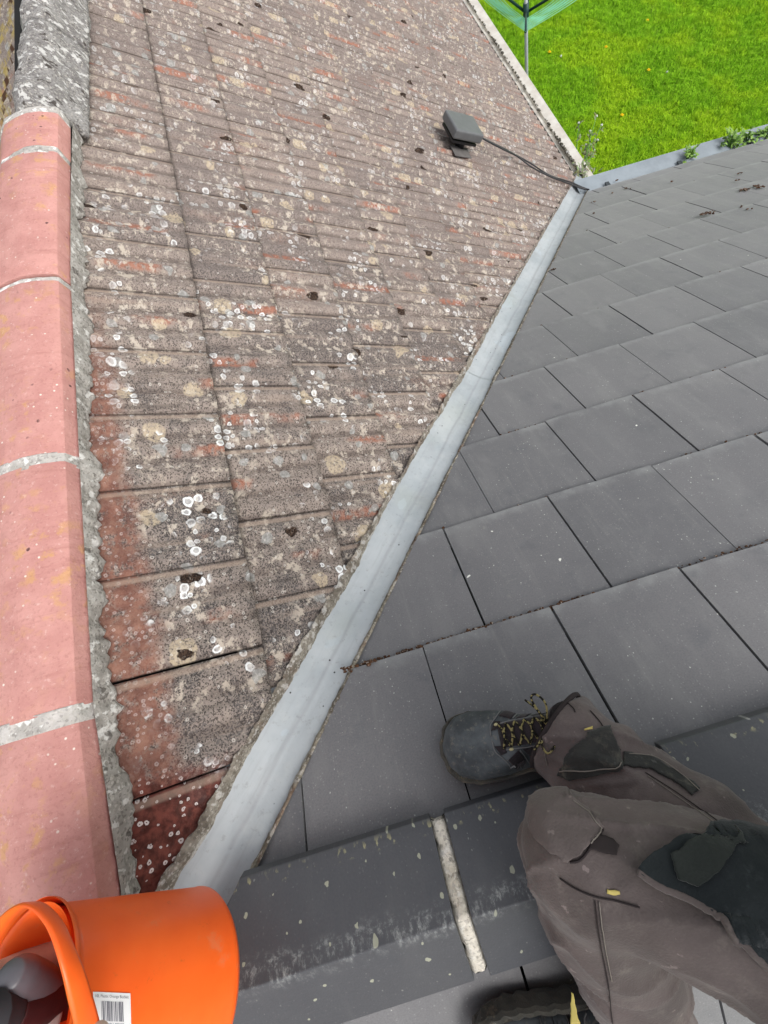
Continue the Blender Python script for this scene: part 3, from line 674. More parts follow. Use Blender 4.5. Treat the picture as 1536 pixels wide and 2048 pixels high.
# ---------------------------------------------------------------- box with cable on the tiled roof
M_BOX = mat_plain('grey_box', (.135, .14, .145), .42, .4, .15, 20)
hb = .105; tops = [on_main(*q_, hb) for q_ in ((893, 219), (944, 229), (972, 274), (912, 257))]
ctr = sum(tops)/4; ax = ((tops[1]-tops[0])+(tops[2]-tops[3]))/4; ay = ((tops[3]-tops[0])+(tops[2]-tops[1]))/4; az = N1*.023
foot = ctr-N1*hb
bx = empty('wall_box', foot, 'dark grey weatherproof box on a short stub standing on the tiles', 'box')
mb = MB().box(ctr-az, ax, ay, az); o = mb.build('housing', M_BOX, bx, False); bevel(o, .01, 3); apply_mods(o)
mb = MB().box(ctr-N1*.062, ax*.86, ay*.86, N1*.006); mb.build('base_plate', mat_plain('black_plastic', (.015, .015, .017), .5), bx, False)
sc_ = ctr+ay*.35+ax*.1
mb = MB().tube([sc_-N1*.105, sc_-N1*.06], .026, seg=12); mb.build('stub', mat_plain('black_stub', (.012, .012, .014), .5), bx)
lf = MB().box(ctr-N1*.102+ay*.9, ax*.6, ay*.5, N1*.002).build('lead_flashing', mat_plain('dark_flashing', (.14, .13, .125), .8), bx, False)
cb = []
for k, off in enumerate((0, 4)):
    pts = [ctr-N1*.035+ax*.98+ay*.3]+[on_main(x, y-off+o2, .017+hh) for x, y, o2, hh in ((1005, 298, 2*k, .03), (1035, 313, 3*k, .004), (1062, 333, -2*k, .0), (1100, 353, 2*k, .0), (1140, 368, 0, .0))]
    pts += [on_slate(1168, 378-off*.5, .01), on_slate(1178, 379, .004)]
    MB().tube(pts, .0045, seg=8, n=50).build('cable', mat_plain('cable_grey', (.035, .035, .038), .5), bx)

# ---------------------------------------------------------------- rotary clothes dryer
M_POLE = mat_plain('galvanised', (.42, .45, .47), .4, .5, .2, 30); M_GREENL = mat_plain('green_line', (.22, .62, .40), .5, .4, .15, 30); M_ARM = mat_plain('dark_green', (.01, .05, .045), .5)
hub = at(1052, 30, 5.0); low = at(1053, 133, 5.42)
dirp = low-hub; dirp /= np.linalg.norm(dirp); base_p = hub+dirp*((GROUND-hub[2])/dirp[2]); top_p = hub-dirp*.75
dry = empty('clothes_dryer', base_p, 'rotary clothes dryer with green lines and a grey pole on the lawn', 'clothes dryer')
MB().tube([base_p, top_p], .021, seg=14).build('pole', M_POLE, dry)
cdir = CAM-hub; a0 = math.atan2(cdir[1], cdir[0])+.02; tips = []; sk = hub-dirp*.02
MB().tube([hub+dirp*.05, hub-dirp*.10], .034, seg=14).build('hub', M_ARM, dry)
arms = []
for k in range(4):
    a = a0+k*math.pi/2; el_ = math.radians((18, 27, 27, 27)[k]); e = np.array([math.cos(a)*math.cos(el_), math.sin(a)*math.cos(el_), math.sin(el_)])*1.3+hub
    arms.append(e); MB().tube([sk, e], .013, seg=8).build('arm', M_ARM, dry)
ln = MB()
for k in range(4):
    A, B_ = arms[k], arms[(k+1) % 4]
    for i, f in enumerate(np.linspace(.38, 1.0, 15)):
        p, r = sk+(A-sk)*f, sk+(B_-sk)*f; mids = (p+r)/2-np.array([0, 0, .025+.02*(i % 3)]); ln.tube([p, mids, r], .0028, seg=5, n=12)
ln.build('washing_line', M_GREENL, dry)
# ---------------------------------------------------------------- flowers and weeds
M_YEL = mat_plain('dandelion_yellow', (.85, .58, .01), .7, .2, .15, 80); M_STEM = mat_plain('stem_green', (.12, .28, .04), .7); M_FLUFF = mat_plain('seed_white', (.72, .74, .68), .9)
def flower(x, y, white, label):
    b = on_z(x, y, GROUND); b = b+(CAM-b)/np.linalg.norm(CAM-b)*.10; root = empty('dandelion', (b[0], b[1], GROUND), label, 'flower', 'flowers in the lawn')
    MB().tube([(b[0], b[1], GROUND), (b[0]+.006, b[1], b[2])], .003, seg=6).build('stem', M_STEM, root)
    h = MB(); nn = 26
    if white:
        for i in range(60):
            v = rng.normal(size=3); v /= np.linalg.norm(v); h.tube([b, b+v*.02], .0008, seg=3)
        h.blob(b, .014, (1, 1, 1), 3, .2)
    else:
        for ring in range(3):
            for i in range(nn-5*ring):
                a = 6.283*i/(nn-5*ring)+ring; r = .027-.007*ring; t_ = b+np.array([math.cos(a)*r, math.sin(a)*r, .004+.006*ring]); s_ = np.array([-math.sin(a), math.cos(a), 0])*.0035
                h.add([b, t_-s_, t_+s_, b+np.array([0, 0, .006])], [(0, 1, 2), (0, 2, 3), (0, 3, 1), (1, 3, 2)])
        h.blob(b+np.array([0, 0, .006]), .012, (1, 1, .6), 2, .2)
    h.build('flower_head', M_FLUFF if white else M_YEL, root, False)
for x, y, w_, lb in [(1099, 104, 0, 'yellow dandelion nearest the clothes dryer pole'), (1212, 94, 0, 'yellow dandelion in the middle of the lawn'), (1295, 41, 0, 'yellow dandelion farthest up the lawn'),
    (1297, 140, 0, 'yellow dandelion beside a white seed head'), (1244, 230, 0, 'small yellow dandelion above the gutter corner weed'), (1334, 144, 1, 'white seed head right of a yellow dandelion'), (1122, 112, 1, 'small white flower beside the dandelion nearest the dryer pole')]:
    flower(x, y, w_, lb)
M_LEAF = mat_plain('weed_leaf', (.30, .46, .10), .6, .3, .5, 40, c2=(.10, .22, .04)); M_LEAF2 = mat_plain('weed_leaf_grey', (.22, .32, .16), .7, .3, .5, 40, c2=(.16, .12, .05))
def leaf(h, p, d, up, L_, W_):
    d = d/np.linalg.norm(d); s_ = np.cross(d, up); s_ /= (np.linalg.norm(s_)+1e-9); n_ = np.cross(s_, d)
    V = [p, p+d*L_*.35+s_*W_*.5+n_*L_*.05, p+d*L_*.7+s_*W_*.35, p+d*L_-n_*L_*.15, p+d*L_*.7-s_*W_*.35, p+d*L_*.35-s_*W_*.5+n_*L_*.05, p+d*L_*.5+n_*L_*.10]
    h.add(V, [(0, 1, 6), (1, 2, 6), (2, 3, 6), (3, 4, 6), (4, 5, 6), (5, 0, 6)])
def rosette(base, size, n, label, grp, mat=M_LEAF):
    r = empty('weed', base, label, 'weed', grp); h = MB(); st = MB()
    for i in range(n):
        a = random.uniform(0, 6.283); el = random.uniform(.1, 1.3); d = np.array([math.cos(a)*math.cos(el), math.sin(a)*math.cos(el), math.sin(el)]); l_ = size*random.uniform(.4, 1)
        p1_ = base+d*l_; st.tube([base, base+d*l_*.5+np.array([0, 0, .01]), p1_], .0022, seg=4)
        for k in range(5):
            f = .45+.14*k; side = d+rng.normal(size=3)*.7; leaf(h, base+d*l_*f, side, np.array([0, 0, 1.]), size*.36, size*.22)
    st.build('stem', M_STEM, r); h.build('leaves', mat, r, False)
GZ = ZE2-.03
def gut_pt(x, y): p = on_z(x, y, GZ); return np.array([p[0], YE+.06, GZ])
for x, y, s_, n_, lb in [(1372, 318, .085, 13, 'bright green weed in the grey gutter, the one nearest the valley'), (1458, 298, .10, 15, 'pale green weed in the grey gutter, second from the valley'), (1500, 291, .09, 13, 'green weed in the grey gutter, third from the valley'), (1532, 284, .09, 13, 'green weed in the grey gutter at the right edge of the photo')]:
    rosette(gut_pt(x, y), s_, n_, lb, 'weeds growing in the grey gutter')
wb_ = np.array([XE+.0, XE*T1/T2+.05, ZE-.02]); wd = empty('tall_weed', wb_, 'tall straggly weed with pale buds at the corner where the white gutter ends', 'weed')
h = MB(); st = MB(); hd_ = MB()
for i, (x, y) in enumerate([(1193, 232), (1203, 250), (1158, 246), (1180, 262), (1195, 280), (1172, 290), (1188, 300)]):
    e = at(x, y, 4.05-.1*(i % 3)); st.tube([wb_, (wb_+e)/2+rng.normal(size=3)*.02, e], .004, seg=5, n=8)
    for k in range(11):
        f = .2+.8*random.random(); leaf(h, wb_+(e-wb_)*f, rng.normal(size=3), np.array([0, 0, 1.]), .045, .018)
    hd_ = MB(); hd_.blob(e, .011, (1, 1, .8), i, .6, 2); hd_.build('flower_head', M_FLUFF, wd)
for k in range(60): leaf(h, wb_+rng.normal(size=3)*np.array([.05, .06, .02]), rng.normal(size=3)+np.array([0, 0, .6]), np.array([0, 0, 1.]), .06, .02)
st.build('stem', M_STEM, wd); h.build('leaves', M_LEAF2, wd, False)
# ---------------------------------------------------------------- bucket lying on the ridge junction
def mat_bucket():
    t = NT('orange_plastic', .36, .45); o = t.obj(); n = t.noise(o, 12, 4, .6)
    c = t.mix(t.step(n, .3, .7), (.93, .118, .012), (1.0, .145, .018))
    c = t.mix(t.math('MULTIPLY', t.step(t.noise(o, 38, 5, .7), .62, .70), .35), c, (.45, .09, .02))
    c = t.mix(t.math('MULTIPLY', t.step(t.noise(t.warp(o, 12, .05), 21, 6, .75), .58, .74), .30), c, (.62, .30, .16))
    t.color(c); t.b.inputs['Subsurface Weight'].default_value = .15; t.b.inputs['Subsurface Scale'].default_value = .01
    t.bump(t.noise(o, 6, 2), .003, .3); return t.m
M_BUCK = mat_bucket()
BT = at(8, 2092, .405); BB = at(385, 1966, .548); RTOP, RBOT = .1010, .0955
bax = (BB-BT); BL = np.linalg.norm(bax); bax /= BL
vcam = CAM-(BT+BB)/2; vcam /= np.linalg.norm(vcam); e1_ = np.cross(bax, vcam); e1_ /= np.linalg.norm(e1_); e2_ = np.cross(e1_, bax)   # e2_ faces the viewer
bucket = empty('bucket', BB, 'orange plastic bucket tipped over on the roof ridge with tools inside', 'bucket')
def bpt(s_, th, dr=0.0):
    r = RTOP+(RBOT-RTOP)*s_+dr; return BT+bax*BL*s_+r*(math.cos(th)*e2_+math.sin(th)*e1_)
SEG = 96; V = []
prof = [(-.002, .0065), (.018, .0065), (.022, .0045), (.05, .0012), (.06, .0), (.2, 0), (.4, 0), (.6, 0), (.8, 0), (.93, 0), (.955, .0006), (.965, -.0015), (.985, -.004), (.998, -.011), (1.0, -.03), (.985, -.034), (.985, -.095)]
inner = [(.982, -.0935), (.982, -.02), (.96, -.0035), (.6, -.0025), (.2, -.0025), (.02, -.0025), (-.002, .002)]
for (s_, dr) in prof+inner:
    for j in range(SEG): V.append(bpt(s_, 2*math.pi*j/SEG, dr))
F_ = grid_faces(SEG, len(prof)+len(inner), 0, True)
body = MB().add(V, F_).build('bucket_body', M_BUCK, bucket)
bev_bvh = BVHTree.FromObject(body, bpy.context.evaluated_depsgraph_get()) if False else BVHTree.FromPolygons([tuple(v) for v in V], F_)
# handle: flat strap pivoting on two lugs, folded over the rim
def strap(pts, wdir, w, th, n=60):
    P, _ = resample(pts, [1]*len(pts), n); Vv = []
    for i, p in enumerate(P):
        t_ = P[min(i+1, n-1)]-P[max(i-1, 0)]; t_ /= np.linalg.norm(t_); wd_ = wdir-t_*(wdir@t_); wd_ /= np.linalg.norm(wd_); n_ = np.cross(t_, wd_)
        for a, b in ((-1, -1), (-1, .2), (-.7, 1), (.7, 1), (1, .2), (1, -1)): Vv.append(p+wd_*a*w/2+n_*b*th/2)
    return MB().add(Vv, grid_faces(6, n, 0, True)+[tuple(range(6))[::-1], tuple(range((n-1)*6, n*6))])
HP = [(184, 2085, .405), (165, 2010, .395), (141, 1925, .395), (108, 1843, .41), (62, 1808, .43), (14, 1838, .45), (-28, 1915, .46), (-52, 2010, .46), (-55, 2090, .455)]
hp = [at(a_, b_, c_*.865) for a_, b_, c_ in HP]
strap(hp, -bax*.75+e2_*.25, .0160, .0032).build('handle', M_BUCK, bucket)
lug = np.array(hp[0]); MB().tube([bpt(.06, .28), hp[0]+(hp[0]-bpt(.06, .28))*.25], .0085, seg=16).build('handle_lug', mat_plain('pale_pin', (.85, .62, .52), .5), bucket)
def project_patch(mb, fn, nu, nv, bvh, off):
    """lay a patch given by photo-space corners onto a surface"""
    Vv = []
    for j in range(nv):
        for i in range(nu):
            x, y = fn(i/(nu-1), j/(nv-1)); d = ray(x, y); d = d/np.linalg.norm(d)
            h_ = bvh.ray_cast(Vector(CAM), Vector(d)); loc, no_ = h_[0], h_[1]
            if loc is None: loc = Vector(CAM+d*.5); no_ = Vector(-d)
            if no_.dot(Vector(d)) > 0: no_ = -no_
            Vv.append(np.array(loc)+np.array(no_)*off)
    return mb.add(Vv, grid_faces(nu, nv))
q4 = [(185, 1984), (260, 1987), (262, 2062), (188, 2060)]
def bil(c, u, v): return tuple((c[0][k]*(1-u)+c[1][k]*u)*(1-v)+(c[3][k]*(1-u)+c[2][k]*u)*v for k in (0, 1))
lab = project_patch(MB(), lambda u, v: bil(q4, u, v), 14, 14, bev_bvh, .0006).build('label_sticker', mat_plain('white_sticker', (.80, .79, .80), .5, .4, .04), bucket)
M_INK = mat_plain('label_ink', (.10, .10, .13), .6)
ink = MB(); x = .20; random.seed(3)
while x < .80:
    w_ = random.choice((.010, .016, .026)); c4_ = [(x, .24), (x+w_, .24), (x+w_, .78), (x, .78)]
    project_patch(ink, lambda u, v, c=c4_: bil(q4, c[0][0]+(c[1][0]-c[0][0])*u, .24+(.52)*v), 2, 6, bev_bvh, .0011); x += w_+random.choice((.012, .018, .024))
ink.build('barcode', M_INK, lab, False)
def label_text(txt, u0, u1, v0, v1, name):
    cu = bpy.data.curves.new(name, 'FONT'); cu.body = txt; cu.resolution_u = 2; to = bpy.data.objects.new(name, cu); COL.objects.link(to)
    dg = bpy.context.evaluated_depsgraph_get(); me = bpy.data.meshes.new_from_object(to.evaluated_get(dg)); bpy.data.objects.remove(to)
    co = np.array([v.co[:] for v in me.vertices]); lo_, hi_ = co.min(0), co.max(0)
    for v in me.vertices:
        u = u0+(u1-u0)*(v.co.x-lo_[0])/(hi_[0]-lo_[0]); w_ = v1+(v0-v1)*(v.co.y-lo_[1])/(hi_[1]-lo_[1]); x, y = bil(q4, u, w_); d = ray(x, y); d = d/np.linalg.norm(d)
        h_ = bev_bvh.ray_cast(Vector(CAM), Vector(d))
        if h_[0] is not None: v.co = h_[0]+h_[1]*(.0011 if h_[1].dot(Vector(d)) < 0 else -.0011)
    me.update(); link(name, me, M_INK, lab, False)
label_text("10L Plastic Orange Bucket", .06, .94, .07, .17, 'lettering')
label_text("5 021961 903104", .22, .80, .80, .88, 'lettering')
# tools inside
def inb(s_, th, f): return BT+bax*BL*s_+(RTOP*f)*(math.cos(th)*e2_+math.sin(th)*e1_)
tr = empty('trowel', at(60, 1965, 0.450), 'tool with a smooth dark grey grip inside the orange bucket', 'trowel')
a_, b_ = at(18, 1950, 0.427), at(112, 1998, 0.491)
MB().tube([a_, a_*.85+b_*.15, b_*.5+a_*.5, b_], [.012, .0195, .021, .019], seg=18, n=14).build('grip', mat_plain('grey_rubber', (.11, .11, .125), .38, .5, .2, 30), tr)
MB().tube([b_, b_+(b_-a_)*.35], .006, seg=8).build('shaft', mat_plain('steel_shaft', (.4, .4, .4), .35), tr)
br = empty('brush', at(60, 2020, 0.450), 'hand brush with a dark maroon handle inside the orange bucket', 'brush')
a_, b_ = at(20, 2030, 0.427), at(150, 1990, 0.504)
MB().tube([a_, a_*.6+b_*.4, b_], [.016, .019, .019], seg=16, n=12).build('handle', mat_plain('maroon_handle', (.055, .018, .020), .5, .4, .4, 30), br)
MB().tube([a_+(a_-b_)*.3, a_+(a_-b_)*.02], [.023, .018], seg=14, n=8).build('bristles', mat_plain('dark_bristles', (.03, .03, .035), .8), br)
wd_ = empty('sealant_tube', at(50, 1930, 0.468), 'cream coloured tube lying above the grey grip in the bucket', 'tube')
MB().tube([at(-25, 1948, 0.450), at(20, 1937, 0.473), at(70, 1925, 0.495), at(125, 1905, 0.517)], [.007, .012, .0165, .018], seg=16, n=20).build('tube_body', mat_plain('cream_tube', (.62, .52, .42), .5, .4, .3, 25), wd_)
MB().tube([at(105, 2046, 0.468), at(40, 2058, 0.450)], [.02, .022], seg=14, n=8).build('tube_body', mat_plain('pale_grey_tube', (.50, .49, .46), .5), wd_)
wd_.children[1].name = 'tube_cap'

# ---------------------------------------------------------------- person crouching astride the ridge
M_TROU = mat_cloth('taupe_trousers', (.105, .086, .081), (.165, .134, .127), (.22, .19, .17), .55)
M_JACK = mat_cloth('dark_jacket', (.014, .018, .020), (.034, .040, .042), (.11, .12, .12), .3)
M_PAD = mat_cloth('dark_patch', (.020, .021, .020), (.055, .055, .052), (.16, .15, .12), .7)
M_SEAM = mat_plain('dark_seam', (.030, .022, .022), .9); M_SKIN = mat_plain('skin', (.42, .24, .17), .55, .4, .15, 40); M_SOCK = mat_plain('blue_sock', (.30, .42, .52), .9)
hipc = np.array([1.20, .175, .25])
person = empty('person', (1.0, .2, -.15), 'person in dirty taupe work trousers, dark jacket and muddy boots crouching astride the slate ridge', 'person')
def fold(k, amp, ph=0.0, tw=1.2): return lambda s_, th: 1+amp*math.sin(k*s_*6.283+ph+tw*math.sin(th+ph))+amp*.5*math.sin(k*1.7*s_*6.283+2.3*math.cos(th)+ph*2)
# leg across the ridge (towards the viewer): boot on the far slope, knee near the camera
kneeB = at(1160, 1712, .455); ankB = np.array([.885, -.035, -.14]); hipB = np.array([1.17, .10, .235])
kneeA = at(1600, 1840, .50); ankA = on_slate(1125, 1470, .085); hipA = np.array([1.28, .14, .20])
tb_ = MB()
tb_.tube([ankB, ankB*.65+kneeB*.35, ankB*.3+kneeB*.7, kneeB+np.array([0, .0, .0])], [.062, .066, .070, .066], seg=28, n=40, fn=fold(3, .035, .4))
tb_.tube([kneeB+(kneeB-hipB)*.05, kneeB*.6+hipB*.4+np.array([0, .01, -.012]), hipB*.8+kneeB*.2+np.array([0, 0, -.015]), hipB+(hipB-kneeB)*.1], [.056, .078, .094, .10], seg=28, n=40, fn=fold(2.2, .03, 1.1))
tb_.blob(kneeB, .064, (1, 1, 1), 1, .1, 3)
v_ = (kneeA-ankA); v_ /= np.linalg.norm(v_)
tb_.tube([ankA-v_*.012, ankA+v_*.035, ankA+v_*.10, ankA+v_*.20, kneeA], [.070, .075, .070, .077, .078], seg=32, n=60, fn=fold(3.4, .060, .9, 1.8))
tb_.tube([kneeA, (kneeA+hipA)/2, hipA], [.075, .085, .095], seg=24, n=20, fn=fold(2, .03, 2))
tb_.blob(kneeA, .078, (1, 1, 1), 2, .1, 3); tb_.blob((hipA+hipB)/2+np.array([.06, 0, .02]), .125, (1, 1.05, 1.0), 3, .08, 3)
def wr(p):
    q_ = Vector(p)
    w1 = noise.noise(Vector((q_.x*16+q_.z*9, q_.y*34+q_.x*12, q_.z*20))); w2 = noise.noise(q_*60)
    r_ = 1-abs(noise.noise(Vector((q_.x*22+3, q_.y*14, q_.z*26+q_.y*10))))*2
    r2_ = 1-abs(noise.noise(Vector((q_.x*9+q_.y*17+5, q_.y*8-q_.z*13, q_.z*9+2))))*2
    w3 = noise.noise(Vector((q_.x*9+4, q_.y*15+q_.x*5, q_.z*11)))
    return .0085*w3+.0028*w1+.0006*w2+.020*max(0, r2_-.5)**2-.002
trou = remeshed(tb_, 'trousers', .0042, 12, M_TROU, person, wr)
trou['label'] = 'taupe work trousers with dirt and paint marks'
me = trou.data
TB = BVHTree.FromPolygons([tuple(v.co) for v in me.vertices], [tuple(p_.vertices) for p_ in me.polygons])
def coons(top, bot):
    top = np.array(top, float); bot = np.array(bot, float)
    def f(u, v):
        def s_(P, u):
            k = u*(len(P)-1); i = min(int(k), len(P)-2); g = k-i; return P[i]*(1-g)+P[i+1]*g
        return tuple(s_(top, u)*(1-v)+s_(bot, u)*v)
    return f
def cloth_patch(name, top, bot, mat, nu=34, nv=26, off=.0025, th=.0025, parent=None, label=None):
    cf = coons(top, bot)
    def cw(u, v):
        a, b = cf(u, v); return a+3.5*fbm(a*.05, b*.05, 1), b+3.5*fbm(a*.05, b*.05, 7)
    o = project_patch(MB(), cw, nu, nv, TB, off).build(name, mat, parent or trou)
    m = o.modifiers.new('s', 'SOLIDIFY'); m.thickness = th; m.offset = 0; apply_mods(o)
    if label: o['label'] = label
    return o
def seam(px_pts, r=.0009, mat=None, off=.0012, name='seam', parent=None, n=None):
    P = []; k = n or max(6, len(px_pts)*6); q_, _ = resample([(a, b, 0) for a, b in px_pts], [1]*len(px_pts), k)
    for a, b, _z in q_:
        d = ray(a, b); d = d/np.linalg.norm(d); h_ = TB.ray_cast(Vector(CAM), Vector(d))
        if h_[0] is None: continue
        P.append(np.array(h_[0])+np.array(h_[1])*off)
    if len(P) > 2: return MB().tube(P, r, seg=6).build(name, mat or M_SEAM, parent or trou)
cloth_patch('knee_pad', [(1118, 1552), (1140, 1500), (1180, 1468), (1222, 1455)], [(1135, 1560), (1175, 1552), (1215, 1545), (1245, 1535)], M_PAD, off=.004, label='black reinforcing patch smeared with mud and paint')
cloth_patch('dark_stripe', [(1246, 1503), (1300, 1512), (1355, 1545), (1400, 1580)], [(1246, 1535), (1300, 1538), (1345, 1562), (1385, 1590)], M_PAD, 26, 8)
seam([(1085, 1390), (1118, 1395), (1145, 1415), (1150, 1425)]); seam([(1180, 1422), (1200, 1445), (1222, 1478), (1240, 1500)])
cloth_patch('pocket_flap', [(1062, 1600), (1090, 1585), (1130, 1580), (1150, 1600), (1205, 1655)], [(1065, 1660), (1085, 1690), (1115, 1712), (1135, 1722), (1160, 1712)], M_TROU, 30, 26, .004, .003, label='flap of taupe cloth folded over the knee')
seam([(1150, 1598), (1175, 1628), (1205, 1655), (1185, 1690), (1160, 1720), (1140, 1724)], .0011)
cloth_patch('torn_pocket', [(1180, 1675), (1200, 1672), (1222, 1678), (1238, 1690)], [(1175, 1700), (1190, 1700), (1215, 1708), (1232, 1712)], M_SEAM, 14, 10, .0015)
seam([(1120, 1755), (1150, 1775), (1190, 1792), (1230, 1800), (1280, 1815)], .0008)
M_YP = mat_plain('yellow_paint', (.62, .50, .14), .6)
cloth_patch('paint_mark', [(1213, 1778), (1225, 1780), (1238, 1782)], [(1214, 1786), (1226, 1789), (1238, 1789)], M_YP, 6, 3, .001, .0006)
cloth_patch('paint_mark', [(1142, 1985), (1146, 1988), (1148, 1995)], [(1141, 2050), (1150, 2050), (1160, 2050)], M_YP, 6, 12, .001, .0006)
cloth_patch('paint_mark', [(1165, 1460), (1175, 1457), (1184, 1455)], [(1166, 1464), (1176, 1462), (1185, 1460)], M_YP, 5, 3, .007, .0006)
M_ST = mat_plain('pale_stitching', (.26, .23, .20), .9)
seam([(1255, 1508), (1310, 1518), (1362, 1552), (1400, 1586)], .0007, M_ST, .004); seam([(1146, 1606), (1198, 1658), (1180, 1690)], .0006, M_ST, .006); seam([(1125, 1545), (1180, 1538), (1240, 1530)], .0008, M_ST, .007)
seam([(1290, 1545), (1360, 1590), (1430, 1640), (1470, 1672)], .0006, M_SEAM); seam([(1295, 1552), (1362, 1598), (1428, 1646)], .0005, M_ST)
seam([(1190, 1800), (1200, 1880), (1215, 1960), (1225, 2046)], .0006, M_SEAM); seam([(1198, 1802), (1208, 1880), (1223, 1960)], .0005, M_ST)
seam([(1075, 1420), (1082, 1470), (1095, 1530)], .0006, M_ST, .002)
# jacket: torso and the hem that hangs over the lap
jb = MB(); sh = np.array([1.16, .17, .66])
jb.tube([hipc+np.array([.06, -.02, -.02]), hipc+np.array([.07, -.02, .12]), hipc+np.array([.03, -.01, .28]), sh, sh+np.array([-.02, 0, .07])], [.145, .135, .145, .13, .06], seg=32, n=30, fn=fold(4, .025, .3))
shR, shL = sh+np.array([.0, .15, .0]), sh+np.array([0, -.15, 0]); elR = np.array([1.12, .50, .52]); haR = np.array([.96, .60, .74]); elL = np.array([1.03, -.10, .42]); haL = np.array([.98, .03, .28])
for a, b, c_ in ((shR, elR, haR), (shL, elL, haL)):
    jb.tube([sh+(a-sh)*.4, a, (a+b)/2, b], [.06, .062, .052, .048], seg=20, n=20, fn=fold(3, .04, 1)); jb.tube([b, (b+c_)/2, c_], [.048, .044, .036], seg=20, n=14, fn=fold(3, .04, 2)); jb.blob(b, .047, (1, 1, 1), 2, .1, 2)
jack = remeshed(jb, 'jacket', .006, 4, M_JACK, person, lambda p: .004*noise.noise(Vector(p)*24))
cloth_patch('jacket_hem', [(1272, 1738), (1300, 1708), (1340, 1688), (1390, 1672), (1440, 1660), (1490, 1664), (1540, 1680), (1600, 1700)], [(1276, 1752), (1310, 1768), (1352, 1786), (1395, 1808), (1440, 1840), (1485, 1880), (1540, 1930), (1600, 1985)], M_JACK, 50, 34, .009, .004, jack, 'dark jacket hem hanging over the lap')
cloth_patch('ribbed_panel', [(1335, 1712), (1385, 1690), (1430, 1680), (1470, 1680)], [(1345, 1765), (1390, 1780), (1430, 1750), (1480, 1692)], mat_cloth('rib_knit', (.024, .028, .026), (.042, .048, .043), (.08, .09, .08), .3), 30, 22, .0135, .002, jack)
seam([(1272, 1745), (1310, 1771), (1352, 1790), (1395, 1811), (1440, 1844), (1485, 1885), (1540, 1937)], .0035, M_TROU, .008, 'hem_edge', trou, 40)
